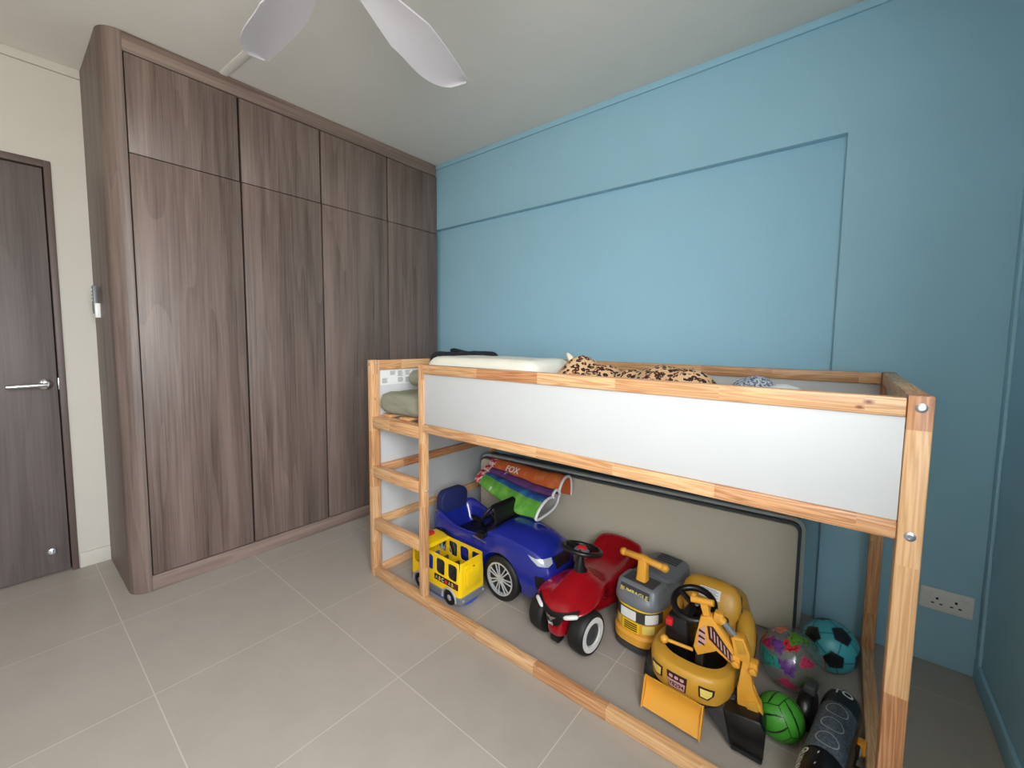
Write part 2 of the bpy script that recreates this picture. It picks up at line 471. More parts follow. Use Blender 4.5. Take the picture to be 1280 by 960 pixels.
box(bm, XL-.1, DY1-.026, 0, XL+.012, DY1, DZ, .003); box(bm, XL-.1, DY0, 0, XL+.012, DY0+.026, DZ, .003); box(bm, XL-.1, DY0, DZ-.034, XL+.0115, DY1, DZ, .003)
obj('door_frame', bm, 'frame_lam', d)
bm = B(); box(bm, XL-.05, DY0+.030, .008, XL-.008, DY1-.031, DZ-.038, .002); obj('door_leaf', bm, 'door_lam', d)
bm = B(); box(bm, XL-.06, DY0+.02, .0, XL-.052, DY1-.02, DZ-.02); obj('door_stop', bm, 'gap', d)
hy, hz = -1.062, 1.015
bm = B(); lathe(bm, [(.027, -.006), (.027, .004), (.02, .010), (.012, .012)], 'x', (XL, hy, hz)); tube(bm, [(XL+.005, hy, hz), (XL+.045, hy, hz)], .010)
tube(bm, [(XL+.045, hy+.006, hz), (XL+.048, hy-.03, hz), (XL+.047, hy-.13, hz-.002)], [.011, .0105, .010], 14)
lathe(bm, [(.006, .012), (.006, .017), (.003, .018)], 'x', (XL, hy-.012, hz+.012), 12)
obj('door_handle', bm, 'chrome', d)
bm = B(); lathe(bm, [(.018, -.006), (.018, .002), (.013, .005), (.010, .005)], 'x', (XL, -1.082, .128)); obj('door_catch', bm, 'steel', d)
bm = B(); lathe(bm, [(.008, .003), (.008, .012), (.004, .013)], 'x', (XL, -1.082, .128), 16); obj('catch_pin', bm, 'chrome', d)
bm = B(); box(bm, XL-.006, DY1-.029, hz-.03, XL+.004, DY1-.02, hz+.03, .001); obj('strike_plate', bm, 'steel', d)
# surface trunking to the fan
bm = B(); a = Vector((-.683, -.385, H)); b_ = Vector((.76, -.30, H)); t = (b_-a).normalized(); s = Vector((-t.y, t.x, 0))*.020
loft(bm, [[p-s, p-s-Vector((0, 0, .004)), p-s*.7-Vector((0, 0, .007)), p+s*.7-Vector((0, 0, .007)), p+s-Vector((0, 0, .004)), p+s] for p in (a, b_)])
struct('trim_4', bm, 'ceiling', label='shallow cable cover running along the ceiling from the wardrobe')

# ================================================================ WARDROBE
WX = -.6825
wd = thing('wardrobe', 'tall grey-brown wood-grain built-in wardrobe with eight flat doors and a rounded corner', 'wardrobe', (-.97, .1, 0))
def wpart(name, bm, mat, par=None, **k):
    bmesh.ops.translate(bm, vec=(.97, -.1, 0), verts=bm.verts[:]); return obj(name, bm, mat, par or wd, **k)
bm = B(); box(bm, XL+.001, -.83, .01, WX-.024, YB-.002, H-.01); wpart('carcass', bm, 'gap')
# rounded end column and side panel in one moulded piece
pts = [(XL+.002, -.861), (WX-.078, -.861)]
for i in range(1, 13):
    a = R(-90+90*i/12); pts.append((WX-.078+.078*math.cos(a), -.783+.078*math.sin(a)))
pts += [(WX, -.786), (WX-.02, -.786), (WX-.03, -.81), (WX-.06, -.835), (XL+.002, -.835)]
bm = B(); prism(bm, pts, 2, .001, H-.002); wpart('side_panel', bm, 'lam', smooth=30)
bm = B(); box(bm, WX-.02, -.783, .001, WX, YB-.001, .078, .002); wpart('plinth', bm, 'lam_h')
bm = B(); box(bm, WX-.02, -.783, 2.556, WX, YB-.013, H-.002, .002); wpart('top_filler', bm, 'lam_h')
ys = [-.778, -.322, .125, .609, YB-.002]
for i in range(4):
    g0, g1 = ys[i]+(.0045 if i else 0), ys[i+1]-(.0045 if i < 3 else 0)
    for nm, z0, z1 in (('lower_door', .083, 2.1095), ('upper_door', 2.113, 2.551)):
        if nm == 'upper_door': gg = .002
        else: gg = 0
        bm = B(); box(bm, WX-.019, g0, z0, WX-.001, g1-gg, z1, .0025)
        o = wpart(nm, bm, 'lam')
# remote holder fixed on the wardrobe's end
rm = thing('remote_holder', 'small grey fan remote in a white holder on the wardrobe end', 'remote control', (-1.09, -.861, 1.36))
bm = B(); box(bm, -.028, -.022, 0, .028, .0, .075, .004); obj('holder', bm, 'white_pl', rm)
bm = B(); box(bm, -.02, -.026, .02, .02, -.008, .165, .006); r_ = obj('remote', bm, 'grey_pl', rm)
bm = B()
for k in range(4): box(bm, -.008, -.0285, .085+k*.018, .008, -.0255, .093+k*.018, .001)
obj('button', bm, 'white_pl', r_)

# ================================================================ CEILING FAN
fx, fy, fz = .82, -.586, 2.30
fan = thing('ceiling_fan', 'white ceiling fan with broad curved blades hung from the ceiling', 'ceiling fan', (fx, fy, 0))
bm = B(); lathe(bm, [(.065, H-.001), (.062, H-.04), (.03, H-.06)], n=32); obj('canopy', bm, 'fan', fan)
bm = B(); tube(bm, [(0, 0, H-.05), (0, 0, fz+.06)], .013); obj('down_rod', bm, 'fan', fan)
bm = B(); lathe(bm, [(.03, fz+.075), (.085, fz+.06), (.105, fz+.03), (.105, fz-.01), (.085, fz-.035), (.03, fz-.045)], n=40); obj('motor', bm, 'fan', fan)
def blade(ang):
    bm = B(); rings = []
    for i in range(29):
        t = i/28; r = .075+.562*t
        p0 = -.012-.034*min(1, t*2.2) if t < .45 else -.046+.04*((t-.45)/.55)**1.5
        g_ = min(1, .30+t*1.6)
        bulge = .135*g_*(1 if t < .6 else math.sqrt(max(0, 1-((t-.6)/.4)**2.3)))
        p1 = max(p0+.012, p0+.022+bulge-.01)
        if t > .995: p1 = p0+.010
        tilt = R(13); ring = []
        m = 8
        for j in range(m+1):
            u = j/m; y = p0+(p1-p0)*u; z = y*math.tan(tilt)*-1+.006*math.sin(u*PI)
            ring.append((r, y, z+.003))
        for j in range(m, -1, -1):
            u = j/m; y = p0+(p1-p0)*u; z = y*math.tan(tilt)*-1+.006*math.sin(u*PI)
            ring.append((r, y, z-.003))
        rings.append(ring)
    loft(bm, rings)
    bmesh.ops.rotate(bm, matrix=Matrix.Rotation(ang, 3, 'Z'), verts=bm.verts[:]); bmesh.ops.translate(bm, vec=(0, 0, fz), verts=bm.verts[:])
    return bm
for k in range(5): obj('blade', blade(R(102+72*k)), 'fan', fan, smooth=50)

# ================================================================ SOCKET
so = thing('double_socket', 'white double wall socket with three-pin holes low on the blue wall', 'power socket', (2.292, YB, .268))
bm = B(); box(bm, -.074, -.012, -.044, .074, -.0005, .044, .006); obj('face_plate', bm, 'white_pl', so)
for sx in (-1, 1):
    bm = B(); box(bm, sx*.052-.011, -.016, .018, sx*.052+.011, -.011, .030, .002); obj('switch', bm, 'white_pl', so)
    bm = B(); cx = sx*.026
    box(bm, cx-.0035, -.0125, .002, cx+.0035, -.0118, .011); box(bm, cx-.016, -.0125, -.016, cx-.007, -.0118, -.011); box(bm, cx+.007, -.0125, -.016, cx+.016, -.0118, -.011)
    obj('pin_holes', bm, 'black', so)

# ================================================================ BED
LN, DP, TOP = 2.09, .99, 1.158
bed = thing('loft_bed', 'pine and white high child bed with ladder and open play space below', 'bed', (0, 0, 0))
def bp(name, mat, *boxes, bev=.004):
    bm = B()
    for b_ in boxes: box(bm, *b_, bev)
    return obj(name, bm, mat, bed)
def bolt(par, x, y, z, ax='y', r=.010):
    bm = B(); lathe(bm, [(r, 0), (r, .0015), (r*.6, .0035), (r*.42, .0035), (r*.4, .002), (.0005, .002)], 'z', n=20)
    if ax == 'y': bmesh.ops.rotate(bm, matrix=Matrix.Rotation(R(90), 3, 'X'), verts=bm.verts[:])
    else: bmesh.ops.rotate(bm, matrix=Matrix.Rotation(R(-90 if ax == '-x' else 90), 3, 'Y'), verts=bm.verts[:])
    bmesh.ops.translate(bm, vec=(x, y, z), verts=bm.verts[:]); obj('bolt', bm, 'steel', par)
pt = .042
fl = bp('post', 'pine_z', (0, 0, 0, .036, .05, TOP)); fr = bp('post', 'pine_z', (LN-pt, 0, 0, LN, .05, TOP))
rl = bp('post', 'pine_z', (0, DP-.05, 0, .036, DP, TOP)); rr = bp('post', 'pine_z', (LN-pt, DP-.05, 0, LN, DP, TOP))
lp = bp('ladder_post', 'pine_z', (.412, 0, .046, .448, .034, TOP-.004))
bolt(fr, LN-.02, 0, 1.132); bolt(fr, LN-.021, 0, .853)
for z in (1.135, .575, .02): bolt(fl, .018, 0, z, r=.006)
for z in (1.14, .3): bolt(fl, .036, .03, z, 'x', r=.006)
for z in (.56,): bolt(lp, .448, .018, z, 'x', r=.006)
# long rails
bp('bottom_rail', 'pine_x', (.037, 0, 0, LN-pt-.001, .034, .046))
rt = bp('top_rail', 'pine_x', (.449, -.002, 1.110, LN-pt-.001, .030, 1.152)); bp('top_rail', 'pine_x', (.037, DP-.034, 1.110, LN-pt-.001, DP, 1.154))
bp('middle_rail', 'pine_x', (.449, -.002, .840, LN-pt-.001, .030, .880)); bp('middle_rail', 'pine_x', (.037, DP-.034, .840, LN-pt-.001, DP, .88))
for z0, z1 in ((.262, .318), (.545, .602), (.806, .862)):
    o = bp('rung', 'pine_x', (.037, .0, z0, .411, .034, z1))
# boards
bp('front_board', 'white_board', (.449, .006, .8805, LN-pt-.001, .014, 1.1095), bev=.0008)
bp('back_board', 'white_board', (.037, DP-.02, .8805, LN-pt-.001, DP-.012, 1.1095), bev=.0008)
eb = bp('end_board', 'white_board', (.010, .0505, .047, .018, DP-.0505, 1.104), bev=.0008)
bp('end_board', 'white_board', (LN-.026, .0505, .881, LN-.018, DP-.0505, 1.1095), bev=.0008)
for z0, z1 in ((0, .046), (.275, .318), (.558, .602), (1.105, 1.156)):
    bp('end_rail', 'pine_y', (.003, .0505, z0, .034, DP-.0505, z1) if z0 not in (.275, .558) else (.0185, .0505, z0, .046, DP-.0505, z1))
for z0, z1 in ((0, .046), (.836, .8805), (1.110, 1.156)):
    bp('end_rail', 'pine_y', (LN-pt+.002, .0505, z0, LN-.002, DP-.0505, z1))
# slat supports and slats under the mattress
bp('slat_support', 'pine_x', (.037, .0345, .842, LN-pt-.001, .055, .866)); bp('slat_support', 'pine_x', (.037, DP-.058, .842, LN-pt-.001, DP-.0345, .866))
for k in range(14):
    x = .075+k*.1445; bp('slat', 'pine_y', (x, .036, .8665, x+.068, DP-.0355, .880), bev=.003)
# printed instruction sheet glued inside the end board
sh = B(); box(sh, .0181, .064, 1.022, .0188, .44, 1.101); sh = obj('instruction_sheet', sh, 'paper', eb)
sh['label'] = 'white printed instruction sheet'
ink = B(); random.seed(3)
for col_ in range(7):
    y0 = .075+col_*.05
    for blk in range(2):
        zt = 1.094-blk*.037
        if random.random() < .25: continue
        for ln_ in range(random.choice((5, 6, 7))):
            z = zt-ln_*.0045; box(ink, .0189, y0, z-.0024, .0192, y0+random.uniform(.024, .036), z)
obj('printed_text', ink, 'ink', sh, smooth=0)

# ================================================================ BEDDING
mt = thing('mattress', 'thin mattress in a sage green sheet on top of the bed slats', 'mattress', (1.04, .5, .8805))
def cushion(bm, x0, y0, z0, x1, y1, z1, amp=.01, fr=5, e=4, nx=40, ny=26, seed=0, rf=.92):
    """soft slab: rounded box with wrinkles"""
    hx, hy, hz = (x1-x0)/2, (y1-y0)/2, (z1-z0)/2; c = Vector(((x0+x1)/2, (y0+y1)/2, (z0+z1)/2))
    r = bmesh.ops.create_uvsphere(bm, u_segments=nx*2, v_segments=ny*2, radius=1)
    rad = min(hz*rf, hx*.9, hy*.9)
    for v in r['verts']:
        p = v.co
        k = max(abs(p.x), abs(p.y), abs(p.z)); q = Vector((p.x/k*hx, p.y/k*hy, p.z/k*hz))
        inn = Vector((max(-hx+rad, min(hx-rad, q.x)), max(-hy+rad, min(hy-rad, q.y)), max(-hz+rad, min(hz-rad, q.z))))
        q = inn+(q-inn).normalized()*rad
        n_ = noise.noise(Vector((q.x*fr+seed, q.y*fr, q.z*fr*2)))*amp+noise.noise(Vector((q.x*fr*3+seed, q.y*fr*3, q.z*fr*4)))*amp*.4
        d_ = (q-inn).normalized()
        v.co = c+q+d_*n_
    return bm
bm = B(); cushion(bm, -.998, -.462, .003, .985, .435, .108, .010, 13, 12, 190, 70, rf=.62); obj('sheet', bm, 'sage', mt, smooth=80)
# rumpled sheet bunched up at the ladder end
bm = B(); cushion(bm, .33, .08, 1.0, .99, .52, 1.058, .006, 8, 6, 50, 24, 4); o = obj('folded_quilt', bm, 'sage', smooth=80)
tag(o, 'folded sage green quilt tucked under the cream pillow', 'quilt')
bm = B(); cushion(bm, .075, .19, 1.012, .30, .60, 1.10, .008, 9, 3.2, 36, 18, 9)
bm2 = bm; o = obj('small_cushion', bm2, 'sage', smooth=80); tag(o, 'small sage cushion at the ladder end beside the printed instruction sheet', 'cushion')
bm = B(); cushion(bm, .305, .12, 1.063, .975, .46, 1.186, .003, 6, 6, 60, 30, 2); o = obj('pillow', bm, 'cream_pillow', smooth=80)
tag(o, 'cream foam pillow lying on the sheet beside the leopard print blanket', 'pillow')
# black garment in a heap
gm = B(); cushion(gm, .050, .36, 1.108, .29, .74, 1.198, .006, 9, 6, 40, 24, 12)
gm = obj('folded_garment', gm, 'black_cloth', smooth=80); tag(gm, 'folded black garment lying behind the cream pillow', 'clothing')
sl = B(); loft(sl, [[(x, y-.03, z), (x, y+.03, z), (x, y+.03, z+h_), (x, y-.03, z+h_)] for x, y, z, h_ in ((.10, .50, 1.190, .030), (.13, .50, 1.194, .026), (.2, .50, 1.188, .016), (.3, .51, 1.180, .015), (.36, .52, 1.176, .012), (.41, .53, 1.174, .014))])
sl = obj('sleeve', sl, 'black_cloth', gm, sub=1, smooth=80)
# leopard blanket: two soft heaps joined
bm = B()
def heap(bm, blobs, z0, nx=70, ny=36, amp=.006, seed=0, mi=0, edge=.016):
    x0 = min(b[0]-b[2] for b in blobs); x1 = max(b[0]+b[2] for b in blobs); y0 = min(b[1]-b[3] for b in blobs); y1 = max(b[1]+b[3] for b in blobs)
    def hh(x, y):
        h = 0
        for (cx, cy, rx, ry, z) in blobs:
            d2 = ((x-cx)/rx)**2+((y-cy)/ry)**2
            if d2 < 1: h = max(h, (z-z0)*math.sqrt(1-d2)**.9) if h < .001 else (h**3+((z-z0)*math.sqrt(1-d2)**.9)**3)**(1/3)
        return h
    g = {}
    for i in range(nx+1):
        for j in range(ny+1):
            x = x0+(x1-x0)*i/nx; y = y0+(y1-y0)*j/ny; h = hh(x, y)
            if h > .0:
                h += noise.noise(Vector((x*14+seed, y*14, 0)))*amp+noise.noise(Vector((x*40, y*40, seed)))*amp*.4
            g[i, j] = (x, y, z0+max(h, 0), h > 0)
    vs = {}
    def V(k):
        if k not in vs: vs[k] = bm.verts.new(g[k][:3])
        return vs[k]
    for i in range(nx):
        for j in range(ny):
            ks = ((i, j), (i+1, j), (i+1, j+1), (i, j+1))
            if any(g[k][3] for k in ks): bm.faces.new([V(k) for k in ks])
    # close underneath
    r = bmesh.ops.extrude_face_region(bm, geom=bm.faces[:])
    for e_ in r['geom']:
        if isinstance(e_, bmesh.types.BMVert): e_.co.z = z0-.002
    return bm
heap(bm, [(1.055, .32, .085, .15, 1.185), (1.13, .34, .12, .17, 1.160), (1.23, .36, .13, .13, 1.135), (1.36, .34, .14, .15, 1.146), (1.46, .32, .14, .17, 1.156), (1.55, .31, .10, .14, 1.142)], 1.003, amp=.007, seed=3)
lb = obj('leopard_blanket', bm, 'leopard', smooth=80); tag(lb, 'crumpled leopard print fleece blanket in the middle of the bed', 'blanket')
bm = B(); tube(bm, [(1.045, .30, 1.175), (1.040, .295, 1.200), (1.025, .29, 1.218)], [.014, .016, .004], 8); obj('corner_tip', bm, 'fur_edge', lb, sub=1)
bm = B(); heap(bm, [(1.665, .52, .085, .13, 1.135), (1.73, .53, .08, .12, 1.118)], 1.003, amp=.006, seed=8)
tag(obj('speckled_blanket', bm, 'speckle', smooth=80), 'grey speckled fleece next to the leopard print blanket', 'blanket')
bm = B(); heap(bm, [(1.80, .27, .10, .10, 1.143)], 1.003, 30, 30, amp=.007, seed=5)
tag(obj('white_cloth', bm, 'white_pl', smooth=80), 'small white cloth at the right end of the bed', 'cloth')

# ================================================================ UNDER THE BED
# folded play mattress standing on edge along the back
p0, p1 = Vector((.086, .75, 0)), Vector((1.842, .872, 0)); L = (p1-p0).length; an = math.atan2(p1.y-p0.y, p1.x-p0.x)
pm = thing('folding_mattress', 'large beige padded mat with dark grey edges standing upright behind the toys', 'mat', tuple((p0+p1)/2), an)
def rr_poly(x0, z0, x1, z1, r, n=6):
    return [(x, y) for x, y in rrect(x1-x0, z1-z0, r, (x0+x1)/2, (z0+z1)/2, n)]
hl = L/2
bm = B(); prism(bm, rr_poly(-hl+.022, .012, hl-.022, .497, .03), 1, .0, .028, bev=.004); obj('front_pad', bm, 'beige', pm, smooth=50)
bm = B(); prism(bm, rr_poly(-hl+.010, .006, hl-.010, .508, .036), 1, .012, .034, bev=.004); obj('edge_binding', bm, 'edge_dk', pm, smooth=50)
bm = B(); prism(bm, rr_poly(-hl-.006, .001, hl+.006, .520, .046), 1, .035, .066, bev=.006); obj('back_pad', bm, 'edge_lt', pm, smooth=50)
bm = B(); prism(bm, rr_poly(-hl+.01, .002, hl-.010, .520, .042), 1, .068, .112, bev=.008); obj('rear_fold', bm, 'edge_dk', pm, smooth=50)

# ---------------------------------------------------------------- wheels
def wheel(par, x, y, r, w, out, rot=0, hub='grey_lt', ring=None, spokes=0, n=40, rimr=.62, tread=0):
    """tyre with its rim as a sub-part; out = +1/-1 the lateral side it faces"""
    Z = Matrix.Rotation(rot, 3, 'Z')
    def fin(bm):
        if out < 0: bmesh.ops.scale(bm, vec=(1, -1, 1), verts=bm.verts[:])
        bmesh.ops.rotate(bm, matrix=Z, verts=bm.verts[:]); bmesh.ops.translate(bm, vec=(x, y, r+.001), verts=bm.verts[:]); return bm
    h = w/2; ri = r*rimr
    bm = B(); lathe(bm, [(ri*.9, -h), (r*.9, -h), (r*.98, -h*.75), (r, -h*.4), (r, h*.4), (r*.98, h*.75), (r*.9, h), (ri, h), (ri*.97, h*.55), (.004, h*.5)], 'y', n=n)
    if tread:
        for k in range(tread):
            a = 2*PI*k/tread; mm = Matrix.Rotation(a, 3, 'Y')
            b2 = B(); box(b2, r*.97, -h*.85, -r*.07, r*1.035, h*.85, r*.07, .002)
            bmesh.ops.rotate(b2, matrix=mm, verts=b2.verts[:]); me = bpy.data.meshes.new('q'); b2.to_mesh(me); b2.free(); bm.from_mesh(me); bpy.data.meshes.remove(me)
    t = obj('wheel', fin(bm), 'rubber', par, smooth=40)
    if spokes:
        bm = B(); lathe(bm, [(ri*.99, h*.3), (ri*.99, h*1.02), (ri*.90, h*1.02), (ri*.86, h*.5), (ri*.86, h*.3)], 'y', n=n)
        lathe(bm, [(ri*.2, h*.3), (ri*.2, h*.98), (.003, h*1.0)], 'y', n=20)
        for k in range(spokes):
            for dd in (-.16, .16):
                a = 2*PI*k/spokes; c0 = Vector((math.cos(a+dd*1.6)*ri*.16, h*.9, math.sin(a+dd*1.6)*ri*.16)); c1 = Vector((math.cos(a+dd*.9)*ri*.90, h*.95, math.sin(a+dd*.9)*ri*.90))
                tube(bm, [c0, c1], ri*.045, 6)
        obj('rim', fin(bm), 'silver_pl', t)
    else:
        if ring:
            bm = B(); lathe(bm, [(ri*.995, h*.6), (ri*.995, h*1.02), (ri*.68, h*1.02), (ri*.66, h*.6)], 'y', n=n); obj('rim_ring', fin(bm), ring, t)
            ri *= .66
        bm = B(); lathe(bm, [(ri*.98, h*.4), (ri*.95, h*.85), (ri*.5, h*.95), (ri*.3, h*1.05), (.003, h*1.06)], 'y', n=24); obj('hub', fin(bm), hub, t)
    return t

def cyl_y(x, z, r, y0, y1, n=36):
    bm = B(); lathe(bm, [(r, y0), (r, y1)], 'y', (x, 0, z), n); return bm

# ---------------------------------------------------------------- blue ride-on car
bc = thing('ride_on_car', 'blue plastic ride-on car with chrome-spoked wheels parked behind the yellow bus', 'ride-on car', (.15, .42, 0), R(-1))
st = [(.0, .08, .09, .10, .14, .22, .05, .23), (.015, .11, .125, .08, .13, .30, .08, .305), (.06, .12, .142, .065, .12, .325, .10, .325), (.10, .125, .145, .06, .12, .32, .11, .20), (.16, .125, .145, .055, .12, .292, .118, .17),
      (.25, .13, .146, .052, .12, .272, .12, .165), (.38, .13, .146, .052, .12, .280, .12, .165), (.43, .13, .146, .052, .12, .300, .12, .20), (.455, .13, .146, .052, .12, .310, .115, .348), (.52, .13, .146, .052, .12, .312, .11, .362), (.62, .13, .146, .055, .12, .305, .10, .360),
      (.70, .13, .144, .06, .12, .295, .10, .350), (.755, .125, .136, .065, .12, .280, .095, .328), (.790, .11, .120, .075, .12, .255, .085, .292), (.812, .09, .100, .09, .12, .215, .06, .240), (.815, .07, .08, .10, .12, .18, .05, .20)]
bm = shell(B(), st); body = obj('body', bm, 'navy', bc, sub=2, smooth=60)
for sx in (.540, .12):
    cut(body, cyl_y(sx, .112, .128, -.2, -.088)); cut(body, cyl_y(sx, .112, .128, .088, .2))
for sx in (.540, .12):
    for s in (-1, 1): wheel(bc, sx, s*.118, .110, .052, s, spokes=7, rimr=.74)
bm = B(); box(bm, .03, -.086, .045, .76, .086, .10, .01); obj('chassis', bm, 'black', bc)
# seat, backrest
bm = B(); box(bm, .12, -.10, .17, .40, .10, .215, .015); obj('seat', bm, 'black', bc)
bm = B(); loft(bm, [[(x+dz*.12, y, .20+z) for y, z in rrect(.20, .20, .05, 0, .11)] for x, dz in ((.018, 0), (.03, 0), (.055, 0), (.068, 0))]); obj('backrest', bm, 'navy_dk', bc, bevel=.008, smooth=60)
# dash cowl, screen and wheel
bm = B(); prism(bm, [(.40, .20), (.47, .20), (.50, .325), (.455, .345), (.41, .30)], 1, -.10, .10, bev=.006); obj('dashboard', bm, 'black', bc)
bm = B(); loft(bm, [[(.43, -.10, .315), (.445, -.10, .318), (.445, .10, .318), (.43, .10, .315)], [(.47, -.102, .36), (.48, -.102, .355), (.48, .102, .355), (.47, .102, .36)], [(.445, -.088, .415), (.455, -.088, .42), (.455, .088, .42), (.445, .088, .415)], [(.425, -.084, .428), (.43, -.084, .434), (.43, .084, .434), (.425, .084, .428)]])
obj('windscreen', bm, 'black', bc, bevel=.004)
bm = B(); pts = [(.355+.07*math.cos(a)*.45, .07*math.sin(a), .335+.07*math.cos(a)*.9) for a in [2*PI*i/28 for i in range(28)]]
tube(bm, pts, .009, 10, closed=True); tube(bm, [(.355, 0, .335), (.42, 0, .30)], .014); tube(bm, [(.355, -.066, .335), (.355, .066, .335)], .009, 8); obj('steering_wheel', bm, 'black', bc)
# mirror, handle strip, vents and lights
bm = B(); box(bm, .405, -.175, .292, .455, -.135, .318, .008); tube(bm, [(.43, -.14, .285), (.43, -.15, .30)], .008); obj('mirror', bm, 'black', bc)
S = ((1, 0, 0), (0, 0, 1))
decal('door_line', body, poly_bm([[(-.0012, -.1), (.0012, -.1), (.0012, .085), (-.0012, .085)]]), (.365, -.2, .18), *S, 'gap', bc)
decal('trim_strip', body, poly_bm([[(-.045, .006), (.05, -.003), (.05, -.010), (-.045, -.004)]]), (.40, -.2, .27), *S, 'steel', bc)
decal('fog_vent', body, poly_bm([[(-.02, .028), (.024, .028), (.014, -.03), (-.012, -.03)]]), (.765, -.13, .175), (.75, .66, 0), (0, 0, 1), 'black', bc, off=.002)
decal('fog_vent', body, poly_bm([[(-.024, .028), (.02, .028), (.012, -.03), (-.014, -.03)]]), (.765, .13, .175), (-.75, .66, 0), (0, 0, 1), 'black', bc, off=.002)
hl_ = decal('headlight', body, poly_bm([[(-.062, .028), (-.03, .018), (.045, .018), (.050, -.006), (.03, -.014), (-.02, -.010), (-.045, .010)]]), (.765, -.11, .262), (.72, .69, 0), (0, 0, 1), 'lens', bc, off=.003)
decal('headlight', body, poly_bm([[(.062, .028), (.03, .018), (-.045, .018), (-.050, -.006), (-.03, -.014), (.02, -.010), (.045, .010)]]), (.765, .11, .262), (-.72, .69, 0), (0, 0, 1), 'lens', bc, off=.003)
gr = decal('grille', body, poly_bm([[(-.066, .02), (.066, .02), (.058, -.03), (-.058, -.03)]]), (.9, 0, .258), (0, 1, 0), (0, 0, 1), 'black', bc, off=.003)
pb = decal('number_plate', body, poly_bm([rrect(.09, .034, .006)]), (.9, 0, .185), (0, 1, 0), (0, 0, 1), 'black', bc, off=.003)
decal('plate_text', pb, text_bm('7HP', .026), (.9, 0, .185), (0, 1, 0), (0, 0, 1), 'white_ink', pb, off=.001)

# ---------------------------------------------------------------- yellow toy bus
bs = thing('toy_bus', 'open-topped yellow toy bus with grey bumper behind the bed ladder', 'toy bus', (.415, .175, 0), R(-1))
HL, HW = .186, .084
bm = B(); loft(bm, [[(x, y, z) for x, y in rrect(2*a, 2*b_, .018, 0, 0, 4)] for z, a, b_ in ((.05, HL, HW), (.052, HL, HW), (.14, HL-.001, HW-.001), (.222, HL-.004, HW-.004))])
bus = obj('body', bm, 'yellow', bs)
c_ = B(); box(c_, -HL+.008, -HW+.006, .066, HL-.010, HW-.006, .3); cut(bus, c_)
wx = [-.137, -.068, .008, .078, .143]
for i, x in enumerate((-.128, -.042, .044, .130)):
    c_ = B(); w_ = .031
    prism(c_, rr_poly(x-w_, .128, x+w_, .204, .015, 4), 1, -.2, .2); cut(bus, c_)
for sx in (-.112, .112):
    cut(bus, cyl_y(sx, .035, .044, -.2, .2))
bm = B(); loft(bm, [[(x, y, z) for x, y in rrect(2*a, 2*b_, .020, 0, 0, 4)] for z, a, b_ in ((.022, HL-.003, HW-.003), (.026, HL+.004, HW+.003), (.056, HL+.004, HW+.003), (.060, HL, HW))])
sk = obj('bumper', bm, 'grey_pl', bs)
for sx in (-.112, .112): cut(sk, cyl_y(sx, .035, .044, -.2, .2))
for sx in (-.112, .112):
    for s in (-1, 1):
        bm = B(); pts = [(sx+.048*math.cos(a), s*(HW+.003), .035+.048*math.sin(a)) for a in [R(-8+196*i/20) for i in range(21)]]
        tube(bm, pts, .005, 8); obj('wheel_arch', bm, 'grey_lt', bs)
        wheel(bs, sx, s*(HW-.012), .037, .03, s, hub='grey_lt', rimr=.42)
bm = B(); stack(bm, [(.004, .13, .055, .03), (.008, .155, .078, .03), (.024, .158, .082, .03)]); obj('underside', bm, 'blue_pl', bs)
bm = B(); prism(bm, [(-HL+.002, .216), (-.085, .206), (-.070, .210), (-.08, .224), (-.12, .234), (-HL+.01, .236)], 1, -HW+.006, HW-.006, bev=.004); rp = obj('roof_panel', bm, 'yellow', bs)
bm = B(); box(bm, -.165, -.03, .236, -.13, .03, .252, .004); obj('warning_lamp', bm, 'red_pl', rp)
bm = B(); prism(bm, rr_poly(-.055, .085, .055, .20, .014), 0, HL-.006, HL+.003, bev=.002); dr = obj('rear_door', bm, 'yellow', bs)
bm = B(); prism(bm, [(-.006, .191), (.010, .191), (.002, .184)], 0, HL+.003, HL+.0042); obj('arrow_mark', bm, 'black', dr)
bm = B(); prism(bm, rr_poly(-.042, .10, .042, .178, .01), 0, HL+.003, HL+.0065, bev=.001); obj('door_panel', bm, 'yellow', dr)
for s in (-1, 1):
    bm = B(); lathe(bm, [(.006, 0), (.006, .004), (.002, .005)], 'x', (HL+.003, s*.066, .042), 14); obj('tail_light', bm, 'grey_lt', bs)
for (x, m_) in ((-.10, 'p_teal'), (-.03, 'grey_dk'), (.055, 'grey_dk')):
    bm = B(); box(bm, x-.02, -.05, .066, x+.02, .05, .095, .006); box(bm, x-.022, -.05, .07, x-.010, .05, .145, .006); obj('passenger_seat', bm, 'blue_pl' if m_ == 'p_teal' else 'grey_dk', bs)
ls = B(); box(ls, .005, -HW-.0025, .094, .172, -HW+.002, .122, .0008); lsb = obj('letter_strip', ls, 'gap', bs)
for s_, x, m_ in (('A', .022, 'grey_lt'), ('B', .044, 'yellow_ink'), ('C', .067, 'white_ink'), ('A', .115, 'pink_ink'), ('B', .136, 'yellow_ink'), ('C', .157, 'p_pink')):
    bm = place(text_bm(s_, .025), (x, -HW-.0030, .108), (1, 0, 0), (0, 0, 1)); obj('letter', bm, m_, lsb, smooth=0)
bm = poly_bm([[(.010*math.cos(a)*(1-.12*abs(math.cos(2*a))), .009*math.sin(a)) for a in [2*PI*i/20 for i in range(20)]]]); obj('apple_mark', place(bm, (.091, -HW-.0030, .108), (1, 0, 0), (0, 0, 1)), 'red_pl', lsb)

